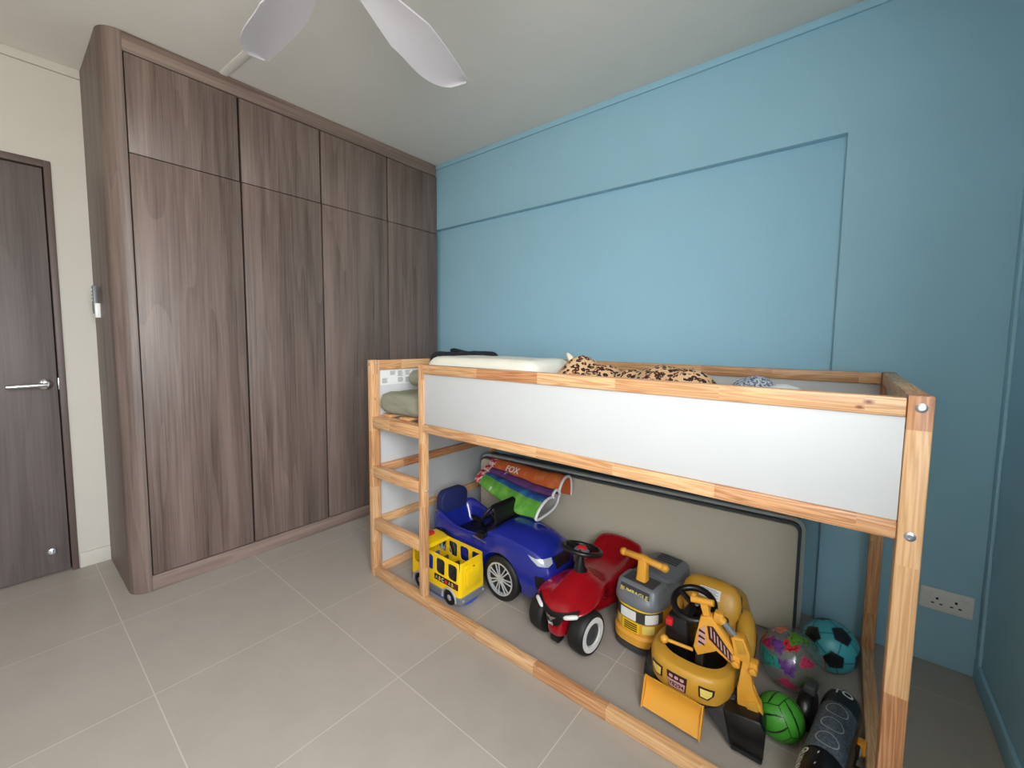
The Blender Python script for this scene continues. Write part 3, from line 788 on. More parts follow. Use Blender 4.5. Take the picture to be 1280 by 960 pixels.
# ---------------------------------------------------------------- red ride-on car
rc = thing('foot_to_floor_car', 'glossy red ride-on car with black steering wheel and white wheel rings', 'ride-on car', (1.088, .462, 0), R(-94))
st = [(-.285, .07, .075, .14, .17, .25, .05, .27), (-.27, .10, .11, .10, .14, .28, .075, .295), (-.23, .11, .128, .07, .13, .268, .08, .270), (-.17, .115, .132, .06, .12, .235, .08, .215),
      (-.08, .095, .105, .06, .12, .205, .07, .200), (-.02, .085, .090, .06, .12, .20, .06, .205), (.03, .075, .092, .06, .13, .21, .05, .222), (.07, .065, .105, .06, .16, .214, .05, .262), (.12, .06, .120, .06, .175, .208, .05, .276), (.18, .055, .132, .06, .178, .202, .055, .250),
      (.235, .052, .130, .055, .172, .194, .06, .220), (.27, .045, .112, .055, .165, .183, .055, .200), (.295, .035, .08, .06, .155, .172, .045, .182), (.308, .02, .04, .075, .145, .158, .025, .163)]
bm = shell(B(), st); body = obj('body', bm, 'red', rc, sub=2, smooth=60)
for s in (-1, 1):
    wheel(rc, .212, s*.100, .086, .072, s, rot=R(-4), hub='grey_dk', ring='white_pl', rimr=.80)
    wheel(rc, -.20, s*.108, .080, .055, s, hub='grey_dk', ring='white_pl', rimr=.80)
bm = B(); tube(bm, [(.212, -.11, .087), (.212, .11, .087)], .010); tube(bm, [(-.20, -.11, .081), (-.20, .11, .081)], .010); obj('axle', bm, 'black', rc)
mk = poly_bm([[(-.10, .028), (-.05, .014), (0, .004), (.05, .014), (.10, .028), (.10, .008), (.052, -.008), (.030, -.045), (0, -.055), (-.030, -.045), (-.052, -.008), (-.10, .008)]])
FO, FU, FV = (.45, 0, .165), (0, 1, 0), (0, 0, 1)
msk = decal('front_mask', body, mk, FO, FU, FV, 'black', rc, off=.003, step=.006)
for s in (-1, 1):
    bb = bmesh.new(); bb.from_mesh(body.data); tr_ = BVHTree.FromBMesh(bb); bb.free()
    pq = []
    for yy, zz in ((.060, .168), (.098, .178)):
        h_, n_, _, _ = tr_.ray_cast(Vector((.45, s*yy, zz)), Vector((-1, 0, 0)), .5); pq.append(h_+Vector((.0035, s*.001, -.001)))
    d_ = pq[1]-pq[0]
    bm = B(); tube(bm, [pq[0]+d_*t_ for t_ in (-.22, -.15, 0, .5, 1, 1.1, 1.16)], [.002, .0055, .0085, .0092, .0085, .0055, .002], 14)
    obj('headlight', bm, 'white_pl', rc, smooth=80)
bull = [[(-.024, .012), (-.016, .006), (-.008, .008), (0, .003), (.008, .008), (.016, .006), (.024, .012), (.017, .001), (.008, -.002), (.005, -.012), (-.005, -.012), (-.008, -.002), (-.017, .001)]]
decal('bull_emblem', body, poly_bm(bull), (.45, 0, .148), FU, FV, 'steel', rc, off=.008, step=.005)
decal('emblem_text', body, text_bm('BIG', .015), (.45, 0, .126), FU, FV, 'white_ink', rc, off=.008, step=.005)
bm = B(); tube(bm, [(.108, 0, .255), (.118, 0, .285), (.112, 0, .315), (.104, 0, .342)], [.032, .024, .016, .016], 18); obj('steering_column', bm, 'black', rc)
tl = Matrix.Rotation(R(-14), 3, 'Y'); cc = Vector((.104, 0, .345))
bm = B(); tube(bm, [cc+tl @ Vector((.082*math.cos(a), .082*math.sin(a), .012)) for a in [2*PI*i/40 for i in range(40)]], .0105, 12, closed=True)
for a in (R(20), R(160), R(270)): tube(bm, [cc+tl @ Vector((.08*math.cos(a), .08*math.sin(a), .012)), cc], [.010, .012], 8)
sw = obj('steering_wheel', bm, 'black', rc)
bm = B(); lathe(bm, [(.030, -.004), (.034, .004), (.032, .012), (.024, .016)], 'z', cc, 28, mat=tl); obj('wheel_boss', bm, 'grey_pl', sw)
bm = B(); lathe(bm, [(.023, .014), (.023, .020), (.016, .026), (.003, .028)], 'z', cc, 24, mat=tl); obj('horn_button', bm, 'red_pl', sw)
bm = B(); box(bm, .25, -.022, .03, .292, .022, .062, .006); obj('tow_hook', bm, 'black', rc)

# ---------------------------------------------------------------- grey and yellow ride-on
gt = thing('push_ride_on', 'grey and yellow ride-on truck with amber handlebar between the red car and the digger', 'ride-on toy', (1.338, .552, 0), R(-97))
bm = B(); stack(bm, [(.012, .19, .095, 0), (.014, .205, .112, 0), (.035, .208, .115, 0), (.038, .20, .108, 0)]); obj('base_skirt', bm, 'grey_dk', gt)
bm = B(); stack(bm, [(.038, .20, .108, 0), (.042, .205, .114, 0), (.072, .205, .114, 0), (.082, .195, .106, 0)]); obj('lower_ring', bm, 'amber', gt)
bm = B(); stack(bm, [(.080, .190, .103, 0), (.085, .194, .106, 0), (.190, .196, .107, 0), (.196, .192, .104, 0)]); gb = obj('body', bm, 'amber', gt)
bm = B(); loft(bm, [[(x, y, z) for x, y in sell(a, b_, 32, 3.4, cx)] for z, a, b_, cx in ((.193, .198, .110, 0), (.197, .200, .112, 0), (.215, .199, .111, 0), (.235, .190, .102, 0), (.246, .176, .090, 0), (.250, .16, .078, 0))])
cv = obj('cover', bm, 'grey_pl', gt)
bm = B(); loft(bm, [[(x, y, z) for x, y in sell(a, b_, 32, 5, cx)] for z, a, b_, cx in ((.205, .065, .095, .118), (.262, .060, .090, .110), (.270, .054, .084, .108), (.272, .050, .08, .108))]); fb = obj('front_block', bm, 'grey_pl', gt)
bm = B(); box(bm, .075, -.066, .2715, .150, .066, .2745, .001); obj('top_panel', bm, 'grey_dk', fb)
pf = decal('name_panel', fb, poly_bm([rrect(.128, .054, .004)]), (.4, 0, .236), (0, 1, 0), (0, 0, 1), 'grey_dk', fb, off=.002)
FU, FV = (0, 1, 0), (0, 0, 1)
decal('name_text', fb, text_bm('BUMBAGLE', .0235, 1.05), (.4, 0, .242), FU, FV, 'yellow_ink', fb, off=.004, step=.008)
decal('small_text', fb, text_bm('N.I.W', .012), (.4, 0, .223), FU, FV, 'yellow_ink', fb, off=.004, step=.008)
bm = B(); loft(bm, [[(x, y, z) for x, y in sell(a, b_, 32, 3.4, cx)] for z, a, b_, cx in ((.235, .115, .098, -.075), (.262, .110, .092, -.078), (.268, .10, .082, -.08))]); se = obj('seat', bm, 'grey_pl', gt)
bm = B()
for k in range(4): box(bm, -.165+k*.019, -.05, .267, -.156+k*.019, .05, .272, .002)
obj('seat_ribs', bm, 'grey_dk', se)
# wrap-around sticker: grille, windscreen and yellow bonnet
decal('yellow_line', gb, poly_bm([[(-.10, -.0025), (.10, -.0025), (.10, .0025), (-.10, .0025)]]), (.4, 0, .189), FU, FV, 'yellow', gb, off=.002)
decal('windscreen_sticker', gb, poly_bm([[(-.098, -.024), (.098, -.024), (.098, .024), (-.098, .024)]]), (.4, 0, .160), FU, FV, 'grey_dk', gb, off=.0015)
decal('windscreen_sticker', gb, poly_bm([rrect(.070, .040, .004)]), (.4, -.012, .160), FU, FV, 'paper', gb, off=.003)
decal('windscreen_sticker', gb, poly_bm([rrect(.034, .040, .004)]), (.4, .074, .160), FU, FV, 'paper', gb, off=.003)
gl = B(); poly_bm([rrect(.058, .005, .002, 0, -.012+k*.009) for k in range(4)], gl)
decal('grille', gb, poly_bm([rrect(.075, .044, .004)]), (.4, 0, .112), FU, FV, 'yellow', gb, off=.0018)
decal('grille_slots', gb, gl, (.4, 0, .110), FU, FV, 'black', gb, off=.003)
for s in (-1, 1): decal('light_sticker', gb, poly_bm([rrect(.036, .034, .004)]), (.4, s*.066, .114), FU, FV, 'yellow_ink', gb, off=.002)
bm = B(); loft(bm, [[(x, y, z) for x, y in sell(a, b_, 24, 4, cx)] for z, a, b_, cx in ((.270, .022, .024, .112), (.30, .019, .021, .110), (.365, .017, .019, .106), (.372, .013, .015, .106))]); hb = obj('handlebar', bm, 'amber', gt, smooth=50)
bm = B(); tube(bm, [(.106, -.090, .358), (.106, -.086, .358), (.106, -.03, .360), (.106, 0, .362), (.106, .03, .360), (.106, .086, .358), (.106, .090, .358)], [.010, .014, .0135, .018, .0135, .014, .010], 14)
for s in (-1, 1): lathe(bm, [(.004, -.017), (.012, -.013), (.0165, -.004), (.0165, .004), (.012, .013), (.004, .017)], 'y', (.106, s*.092, .358), 16)
obj('grip_bar', bm, 'amber', hb, smooth=60)
bm = B(); lathe(bm, [(.010, 0), (.010, .004), (.006, .006)], 'z', (.106, 0, .372), 14); obj('cap', bm, 'grey_pl', hb)

# ---------------------------------------------------------------- digger
dg = thing('ride_on_digger', 'amber ride-on digger with a front blade, black bucket arm and black wheel', 'ride-on digger', (1.578, .40, 0), R(-90))
# local: x forward (towards the viewer), y to the viewer's right
bm = B(); box(bm, -.30, -.075, .05, .20, .075, .13, .015); obj('chassis', bm, 'black', dg)
bm = B(); rings = []
out = sell(.135, .140, 40, 2.6, .105)
for z, k in ((.088, .93), (.094, .97), (.115, .985), (.145, 1.0), (.166, .985), (.177, .94), (.180, .90)): rings.append([(.105+(x-.105)*k, y*k, z-max(0, .105-x)*.0) for x, y in out])
loft(bm, rings); bn = obj('bonnet', bm, 'amber_dk', dg, smooth=60)
c_ = B(); loft(c_, [[(x, y, z) for x, y in sell(.096, .106, 30, 2.6, .085)] for z in (.120, .4)]); cut(bn, c_)
bm = B(); stack(bm, [(.112, .094, .104, .085), (.122, .094, .104, .085)]); obj('cockpit_floor', bm, 'black', dg)
for x, y, rr_ in ((.130, -.125, .064), (.130, .125, .064), (-.20, -.118, .064), (-.20, .118, .064)):
    wheel(dg, x, y, rr_, .05, 1 if y > 0 else -1, hub='black', rimr=.5, tread=18)
bm = B(); tube(bm, [(.13, -.12, .065), (.13, .12, .065)], .009); tube(bm, [(-.20, -.12, .065), (-.20, .12, .065)], .009); obj('axle', bm, 'black', dg)
# stickers on the bonnet
decal('number_plate', bn, poly_bm([[(-.034, .026), (.034, .026), (.030, -.026), (-.026, -.026)]]), (.5, -.02, .134), FU, FV, 'dark_ink', bn, off=.002, step=.008)
decal('plate_face', bn, poly_bm([[(-.030, .004), (.029, .004), (.026, -.022), (-.023, -.022)]]), (.5, -.02, .134), FU, FV, 'pink_ink', bn, off=.0035, step=.008)
decal('plate_text', bn, text_bm('Y8294', .019), (.5, -.0195, .125), FU, FV, 'dark_ink', bn, off=.005, step=.006)
decal('plate_grille', bn, poly_bm([rrect(.013, .010, .004, -.018+k*.018, .0145) for k in range(3)]), (.5, -.02, .134), FU, FV, 'pink_ink', bn, off=.0035, step=.006)
for s in (-1, 1):
    tri = [(-.022*s, .020), (.024*s, .014), (.022*s, -.006), (.006*s, -.024), (-.020*s, -.018)]
    decal('headlight_sticker', bn, poly_bm([tri]), (.5, -.01+s*.080, .137), FU, FV, 'dark_ink', bn, off=.002, step=.008)
    decal('headlight_sticker', bn, poly_bm([[(x*.75, y*.72) for x, y in tri]]), (.5, -.01+s*.080, .137), FU, FV, 'yellow_ink', bn, off=.0035, step=.008)
# blade
bm = B(); prof = [(.266, .118), (.258, .098), (.258, .074), (.270, .048), (.292, .026)]
ins = [(x-.006, z) for x, z in prof]
loft(bm, [[(x+(y+.02)*.05, y, z) for x, z in prof+ins[::-1]] for y in (-.118, -.04, .04, .072)]); bl = obj('blade', bm, 'amber', dg, smooth=50)
bm = B(); 
for y in (-.119, .070):
    b2 = B(); o5 = (y+.02)*.05
    loft(b2, [[(.258+o5, yy, .118), (.268+o5, yy, .119), (.298+o5, yy, .024), (.284+o5, yy, .022), (.252+o5, yy, .07)] for yy in (y, y+.004)]); obj('blade_side', b2, 'amber', bl)
bm.free()
for y in (-.05, .03):
    b2 = B(); tube(b2, [(.18, y, .08), (.256, y, .08)], .009, 8); obj('blade_strut', b2, 'amber', bl)
# dash tower and wheel
bm = B(); loft(bm, [[(x+cx, y-.058, z) for x, y in rrect(a, b_, .012)] for z, a, b_, cx in ((.118, .085, .092, .085), (.21, .080, .086, .090), (.265, .070, .078, .095), (.280, .06, .066, .095))]); obj('dash_tower', bm, 'black', dg)
bm = B(); box(bm, .105, -.094, .250, .145, -.070, .275, .005); obj('horn_button', bm, 'red_pl', dg)
tl = Matrix.Rotation(R(22), 3, 'Y'); cc = Vector((.105, -.010, .338))
bm = B(); tube(bm, [cc+tl @ Vector((.066*math.cos(a), .066*math.sin(a), .008)) for a in [2*PI*i/40 for i in range(40)]], .0115, 12, closed=True)
for a in (0, R(120), R(240)): tube(bm, [cc+tl @ Vector((.064*math.cos(a), .064*math.sin(a), .008)), cc], .010, 8)
tube(bm, [cc, Vector((.095, -.040, .28))], .016); obj('steering_wheel', bm, 'black', dg)
# lever with a ball knob
bm = B(); tube(bm, [(.150, .005, .205), (.165, -.085, .210)], .006, 10); lathe(bm, [(.002, -.015), (.010, -.011), (.015, 0), (.010, .011), (.002, .015)], 'y', (.166, -.088, .210), 18); obj('lever', bm, 'amber', dg, smooth=60)
# seat, tail and mudguards
bm = B(); loft(bm, [[(x+cx, y, z) for x, y in sell(a, b_, 30, 2.8)] for z, a, b_, cx in ((.07, .15, .095, -.19), (.10, .17, .115, -.19), (.17, .17, .12, -.19), (.215, .15, .105, -.20), (.225, .13, .09, -.20))]); obj('tail', bm, 'amber_dk', dg, smooth=60)
bm = B(); box(bm, -.17, -.075, .215, .0, .075, .242, .012); obj('seat', bm, 'black', dg)
bm = B(); loft(bm, [[(.02*math.sin((z-.22)*6)-.075-(z-.22)*.55+dx, y*1, z) for (dx, y) in sell(.030*kx, w_, 24, 2.5)] for z, w_, kx in ((.212, .090, 1), (.24, .104, 1.15), (.275, .108, 1.2), (.305, .100, 1.1), (.325, .08, .85), (.333, .05, .5))]); sb = obj('backrest', bm, 'amber_dk', dg, smooth=60)
bm = B(); tube(bm, [(-.10, -.104, .25), (-.125, -.096, .295), (-.135, -.07, .32)], .007, 8); tube(bm, [(-.10, .104, .25), (-.125, .096, .295), (-.135, .07, .32)], .007, 8); obj('black_trim', bm, 'black', sb)
lbm = decal('warning_label', sb, poly_bm([rrect(.075, .038, .003)]), (-.065, .0, .305), FU, (-.5, 0, .85), 'paper', sb, off=.002, step=.008)
decal('label_text', sb, poly_bm([[(-.03, y), (.03-.008*(k % 2), y), (.03-.008*(k % 2), y+.0022), (-.03, y+.0022)] for k, y in enumerate((-.012, -.007, -.002, .003, .008, .013))]), (-.065, .0, .305), FU, (-.5, 0, .85), 'ink', sb, off=.0035, step=.02)
bm = B(); tube(bm, [(-.155, .105, .235), (-.10, .126, .225), (-.04, .136, .185), (-.01, .134, .13), (.0, .130, .10)], [.026, .032, .034, .030, .022], 16); obj('mudguard', bm, 'amber_dk', dg, sub=1, smooth=60)
bm = B(); tube(bm, [(-.155, -.105, .235), (-.10, -.118, .215), (-.06, -.122, .18), (-.04, -.12, .12), (-.03, -.12, .10)], [.022, .026, .026, .024, .018], 16); obj('mudguard', bm, 'amber_dk', dg, sub=1, smooth=60)
# digging arm (local y to the right, z up); stands over the bonnet
arm = B()
def plate(bm, poly, x0, x1, bev=.002):  # polygon in (y,z), thickness along x
    prism(bm, poly, 0, x0, x1, bev=bev)
AX = .165
boom = [(.030, .352), (.062, .366), (.150, .268), (.138, .228), (.072, .268), (.082, .254), (.027, .214), (.012, .238), (.022, .298)]
plate(arm, boom, AX-.018, AX+.014, .003); bo = obj('boom', arm, 'amber', dg)
bm = B(); prism(bm, [(.070, .335), (.136, .260), (.130, .240), (.060, .288), (.052, .330)], 0, AX+.014, AX+.0150); bp_ = obj('hazard_panel', bm, 'dark_ink', bo)
for k in range(7):
    y = .062+k*.0105; zt = .332-(y-.062)*1.02; bm = B(); prism(bm, [(y, zt), (y+.004, zt-.004), (y+.008, zt-.040+k*.002), (y+.0035, zt-.036+k*.002)], 0, AX+.015, AX+.0158); obj('hazard_stripe', bm, 'pink_ink', bp_)
bm = B(); prism(bm, [(.026, .300), (.044, .328), (.052, .270), (.026, .246)], 0, AX+.014, AX+.0150); bq = obj('hazard_panel', bm, 'pink_ink', bo)
for k in range(3):
    z = .262+k*.020; bm = B(); prism(bm, [(.027, z), (.029, z+.008), (.047, z-.004+.006), (.048, z-.008+.004)], 0, AX+.015, AX+.0158); obj('hazard_stripe', bm, 'dark_ink', bq)
bm = B(); box(bm, AX-.02, .018, .117, AX+.008, .045, .222, .004); obj('slew_post', bm, 'black', dg)
bm = B(); tube(bm, [(AX, -.004, .394), (AX, .066, .406)], .0105, 14); loft(bm, [[(AX-.006, y-w_, z), (AX+.008, y-w_, z), (AX+.008, y+w_, z), (AX-.006, y+w_, z)] for y, z, w_ in ((.036, .400, .012), (.050, .352, .011))]); lathe(bm, [(.016, -.008), (.016, .004), (.010, .006)], 'y', (AX-.012, .004, .394), 18); obj('control_handle', bm, 'amber', bo)
bm = B(); box(bm, AX-.016, .070, .352, AX+.014, .098, .384, .004); tube(bm, [(AX+.002, .086, .366), (AX+.002, .098, .355)], .0145, 16); tube(bm, [(AX, .066, .345), (AX, .082, .360)], .012, 10); obj('ram_mount', bm, 'amber', bo)
bm = B(); tube(bm, [(AX+.002, .092, .361), (AX+.002, .138, .322)], .0095, 14); obj('ram', bm, 'grey_pl', bo)
# elbow block over the dipper
bm = B(); plate(bm, [(.124, .322), (.132, .332), (.160, .338), (.180, .293), (.180, .262), (.142, .262), (.138, .272)], AX-.014, AX+.020, .004); kn = obj('elbow', bm, 'amber', dg)
bm = B(); plate(bm, [(.136, .324), (.157, .329), (.171, .294), (.150, .285)], AX+.0195, AX+.0235, .001); obj('elbow_panel', bm, 'amber_dk', kn)
for y in (.142, .190):
    bm = B(); box(bm, AX-.012, y-.012, .232, AX+.022, y+.012, .272, .005); obj('hinge_ear', bm, 'amber', kn)
    bm = B(); lathe(bm, [(.010, -.0), (.010, .010), (.006, .012)], 'x', (AX+.022, y, .250), 16); obj('pin', bm, 'amber', kn)
bm = B(); plate(bm, [(.156, .262), (.178, .266), (.188, .236), (.188, .186), (.196, .170), (.216, .148), (.228, .088), (.176, .070), (.166, .086), (.150, .118), (.148, .175), (.158, .200)], AX-.006, AX+.016, .004); dp = obj('dipper', bm, 'amber', dg)
bm = B(); plate(bm, [(.176, .140), (.204, .148), (.216, .105), (.184, .094)], AX+.016, AX+.022, .002); obj('dipper_panel', bm, 'amber_dk', dp)
for y, z in ((.178, .072), (.222, .088)):
    bm = B(); lathe(bm, [(.008, 0), (.008, .030)], 'x', (AX-.006, y, z), 14); obj('pin', bm, 'amber', dp)
# bucket
bm = B(); prof = [(.095, .118), (.200, .100), (.222, .030), (.218, .008), (.118, .006), (.108, .018)]
pr2 = [(.095, .118), (.200, .100), (.222, .030), (.218, .008)]
loft(bm, [[(AX-.010, .124, .112), (AX-.010, .214, .126), (AX-.010, .230, .102), (AX-.010, .226, .030), (AX-.010, .142, .010)], [(AX+.056, .120, .106), (AX+.056, .220, .120), (AX+.060, .238, .094), (AX+.072, .236, .014), (AX+.072, .148, .010)]]); bu = obj('bucket', bm, 'black', dg, bevel=.005)
bm = B(); box(bm, AX+.066, .150, .010, AX+.080, .234, .020, .003); obj('bucket_lip', bm, 'rubber', bu)
bm = B(); loft(bm, [[(AX-.005, .078, .080), (AX-.005, .123, .110), (AX-.005, .142, .012)], [(AX+.050, .072, .076), (AX+.056, .119, .105), (AX+.072, .146, .011)]]); obj('bucket_cheek', bm, 'grey_dk', bu)

# ---------------------------------------------------------------- balls
def sph_dirs():
    ph = (1+5**.5)/2; out = []
    for a in (-1, 1):
        for b_ in (-ph, ph): out += [Vector((0, a, b_)), Vector((a, b_, 0)), Vector((b_, 0, a))]
    return [v.normalized() for v in out]
def ball(name, r, c, rot, fn, mats, label, cat='ball', sub=6):
    bm = B(); bmesh.ops.create_icosphere(bm, subdivisions=sub, radius=r)
    q = Euler([R(a) for a in rot]).to_matrix()
    for f_ in bm.faces: f_.material_index = fn((q @ f_.calc_center_median()).normalized())
    o = obj(name, bm, mats, smooth=60); o.location = c; tag(o, label, cat); return o
ICO = sph_dirs(); NB = {i: [j for j in range(12) if j != i and (ICO[i]-ICO[j]).length < 1.2] for i in range(12)}
HEX = []
for i in range(12):
    for j in NB[i]:
        for k in NB[i]:
            if i < j < k and (ICO[j]-ICO[k]).length < 1.2: HEX.append((ICO[i]+ICO[j]+ICO[k]).normalized())
def soccer(d):
    s = sorted(range(12), key=lambda i: -ICO[i].dot(d)); i = s[0]; v = ICO[i]; m_ = 0
    for j in NB[i]:
        t = (ICO[j]-v*ICO[j].dot(v)).normalized(); m_ = max(m_, d.dot(t)/d.dot(v))
    if m_ < .315: return 1
    if m_ < .345: return 2
    h = sorted((-x.dot(d) for x in HEX))
    return 2 if h[1]-h[0] < .016 else 0
ball('football', .093, (1.950, .776, .093), (-8, 34, 20), soccer, ['ball_teal', 'ball_black', 'ball_seam'], 'teal football with black pentagons in the corner behind the clear ball')
def volley(d):
    a = [abs(d.x), abs(d.y), abs(d.z)]; i = a.index(max(a)); s = sorted(a)
    if s[2]-s[1] < .028: return 1
    u, v = ((d.y, d.z), (d.z, d.x), (d.x, d.y))[i]; t = (u/a[i])
    t += .18*(v/a[i])**2*(1 if t > 0 else -1)*.6
    return 1 if min(abs(t-.36), abs(t+.36)) < .045 else 0
ball('volleyball', .068, (1.838, .312, .068), (20, 30, 25), volley, ['ball_green', 'ball_black'], 'small green ball with curved black lines beside the digger bucket')
random.seed(11)
BL = []
for dvec, r_, mi in (((-.1, -.85, .15), .26, 5), ((-.75, -.45, .35), .24, 1), ((-.45, -.1, .9), .24, 1), ((.25, -.1, .95), .22, 3), ((.3, -.45, .75), .16, 2), ((.05, -.62, .62), .2, 4), ((.45, -.75, .25), .22, 4), ((-.3, -.7, .5), .14, 6), ((.75, -.3, .5), .15, 6), ((.5, -.75, -.3), .17, 6), ((-.35, -.75, -.5), .2, 7), ((.9, -.3, -.1), .2, 3), ((-.9, .1, -.1), .2, 2), ((.0, .8, .4), .25, 5), ((.6, .6, .3), .22, 1), ((-.5, .7, .1), .22, 4), ((.0, -.5, -.85), .15, 7)):
    BL.append((Vector(dvec).normalized(), r_*1.45, mi))
def sea(d):
    for v, r_, mi in BL:
        t = v.cross(Vector((0, 0, 1))).normalized(); w_ = v.cross(t)
        a, b_ = (d-v).dot(t), (d-v).dot(w_)
        if d.dot(v) < .5: continue
        ang = math.atan2(b_, a); rr_ = r_*(1+.22*math.sin(ang*3+mi*2)+.12*math.sin(ang*7+mi))
        q = math.hypot(a, b_*1.35)
        if q < rr_:
            if mi == 7: return 8 if math.sin(a*48) > .1 else 7
            return 8 if abs(q-rr_*.62) < .012 else mi
    return 0
ball('clear_beach_ball', .104, (1.842, .575, .104), (0, 0, 35), sea, ['clear', 'p_orange', 'p_red', 'p_green', 'p_purple', 'p_teal', 'p_pink', 'p_amber', 'p_dark'], 'see-through inflatable ball printed with colourful sea creatures', sub=6)

# ---------------------------------------------------------------- black toy locomotive
tr = thing('toy_train_case', 'long black rounded toy train carry case with a grey ringed panel by the bed end', 'toy', (1.968, .255, 0), R(-98))
bm = B(); rings = []
for x, k in ((-.21, .55), (-.205, .78), (-.19, .92), (-.165, 1), (.165, 1), (.19, .95), (.205, .82), (.21, .6)):
    ring = []
    for i in range(25):
        a = PI*i/24; ring.append((x, .052*k*math.cos(a), .10+.062*k*math.sin(a)))
    ring += [(x, -.052*k, .03), (x, -.042*k, .012), (x, .042*k, .012), (x, .052*k, .03)]
    rings.append(ring)
loft(bm, rings); tb = obj('body', bm, 'black', tr, smooth=50)
UP = ((0, 1, 0), (-1, 0, 0))
gp = decal('top_panel', tb, poly_bm([rrect(.088, .215, .01)]), (0, 0, .4), *UP, 'woven', tr, off=.002)
for k in range(3):
    rg = B(); n = 28
    vi = [rg.verts.new((.024*math.cos(2*PI*i/n), .024*math.sin(2*PI*i/n), 0)) for i in range(n)]; vo = [rg.verts.new((.0265*math.cos(2*PI*i/n), .0265*math.sin(2*PI*i/n), 0)) for i in range(n)]
    for i in range(n): rg.faces.new((vi[i], vo[i], vo[(i+1) % n], vi[(i+1) % n]))
    decal('ring_mark', tb, rg, (-.068+k*.068, 0, .4), *UP, 'edge_lt', gp, off=.004, step=.012)
decal('letters', tb, text_bm('TO', .036), (-.165, .0, .4), *UP, 'white_ink', tr, off=.002, step=.01)
rg = B(); n = 20
vi = [rg.verts.new((.008*math.cos(2*PI*i/n), .008*math.sin(2*PI*i/n), 0)) for i in range(n)]; vo = [rg.verts.new((.012*math.cos(2*PI*i/n), .012*math.sin(2*PI*i/n), 0)) for i in range(n)]
for i in range(n): rg.faces.new((vi[i], vo[i], vo[(i+1) % n], vi[(i+1) % n]))
rg.faces.new([rg.verts.new((.004*math.cos(2*PI*i/12), .004*math.sin(2*PI*i/12), 0)) for i in range(12)])
decal('emblem', tb, rg, (.126, -.042, .4), *UP, 'white_ink', tr, off=.002, step=.01)
tx = text_bm('TRACK', .018); bmesh.ops.rotate(tx, matrix=Matrix.Rotation(R(90), 3, 'Z'), verts=tx.verts[:])
decal('letters', tb, tx, (.172, -.042, .4), *UP, 'white_ink', tr, off=.002, step=.01)
for x in (-.05, .07):
    bm = B(); box(bm, x-.012, .048, .07, x+.012, .060, .105, .003); o = obj('latch', bm, 'black', tr)
    bm = B(); box(bm, x-.006, .059, .078, x+.006, .0625, .096, .001); obj('latch_window', bm, 'edge_lt', o)
bm = B(); tube(bm, [(-.03, .05, .05), (-.03, .066, .05)], .008, 10); tube(bm, [(.10, .05, .05), (.10, .064, .05)], .008, 10); obj('foot_peg', bm, 'black', tr)
bm = B(); box(bm, -.085, .050, .075, -.055, .072, .11, .004); obj('orange_catch', bm, 'p_amber', tr)
# small black toy lying against it
dk = thing('black_toy_wheel', 'thick black toy wheel leaning between the green ball and the black case', 'toy', (1.902, .405, 0), R(-10))
bm = B(); lathe(bm, [(.02, -.02), (.055, -.02), (.062, -.012), (.064, 0), (.062, .012), (.055, .02), (.02, .02)], 'x', (0, 0, .066), 36); dw = obj('tyre', bm, 'black', dk)
bm = B(); box(bm, -.010, -.012, .125, .022, .035, .155, .005); obj('clip', bm, 'grey_dk', dk)

# ---------------------------------------------------------------- folded play mat on the blue car
pm2 = thing('quilted_play_mat', 'folded quilted alphabet play mat in orange, purple and green propped on the blue car', 'play mat', (.49, .625, .338))
prof = [(.128, .080), (.130, .14), (.120, .180), (.085, .192), (.05, .178), (.025, .150), (.018, .122), (.028, .108), (.020, .124), (-.002, .140), (-.026, .130), (-.036, .110), (-.022, .098), (-.040, .108), (-.085, .108), (-.135, .084), (-.166, .052), (-.172, .030), (-.150, .020), (-.09, .022), (-.02, .032), (.03, .055), (.06, .10)]
def cr(P_, n):
    out = []
    for i in range(len(P_)-1):
        a, b_, c, d = P_[max(i-1, 0)], P_[i], P_[i+1], P_[min(i+2, len(P_)-1)]
        for k in range(n):
            t = k/n; out.append(tuple(.5*((2*b_[j])+(-a[j]+c[j])*t+(2*a[j]-5*b_[j]+4*c[j]-d[j])*t*t+(-a[j]+3*b_[j]-3*c[j]+d[j])*t**3) for j in range(2)))
    out.append(P_[-1]); return out
pc = cr(prof, 5); nx = 30; bm = B(); grid = []
X0, X1 = -.25, .27
def prow(i):
    t = i/nx; sc_ = .62+.38*min(1, t*1.3); row = []
    for k, (y, z) in enumerate(pc):
        yy = .10+(y-.10)*sc_; zz = .19+(z-.19)*sc_
        wob = noise.noise(Vector((t*5, k*.06, 3)))*.008
        row.append((X0+(X1-X0)*t+(.03*(1-k/len(pc))*t), yy+wob, zz+wob*.7+(1-t)*.0))
    return row
for i in range(nx+1): grid.append([bm.verts.new(p) for p in prow(i)])
seg_ = {0: 0}
def band(k, i):
    s_ = k/5.0
    if i < nx*.10: return 5
    if s_ < 6.8: return 0
    if s_ < 12.3: return 1
    if s_ < 14.3: return 2
    return 3 if s_ < 17.5 else 4
for i in range(nx):
    for k in range(len(pc)-1):
        f_ = bm.faces.new((grid[i][k], grid[i+1][k], grid[i+1][k+1], grid[i][k+1])); f_.material_index = band(k, i)
def quilt(name, c, c2, sc_=14):
    m, nt, b = new_mat(name); v = coords(nt); f = noise_n(nt, v, sc_, 3)
    nt.links.new(ramp(nt, f, [(.45, lin(c)), (.62, lin(c2))]), b.inputs['Base Color']); b.inputs['Roughness'].default_value = .75
    bump(nt, b, noise_n(nt, v, 55, 3), .5, .004); return m
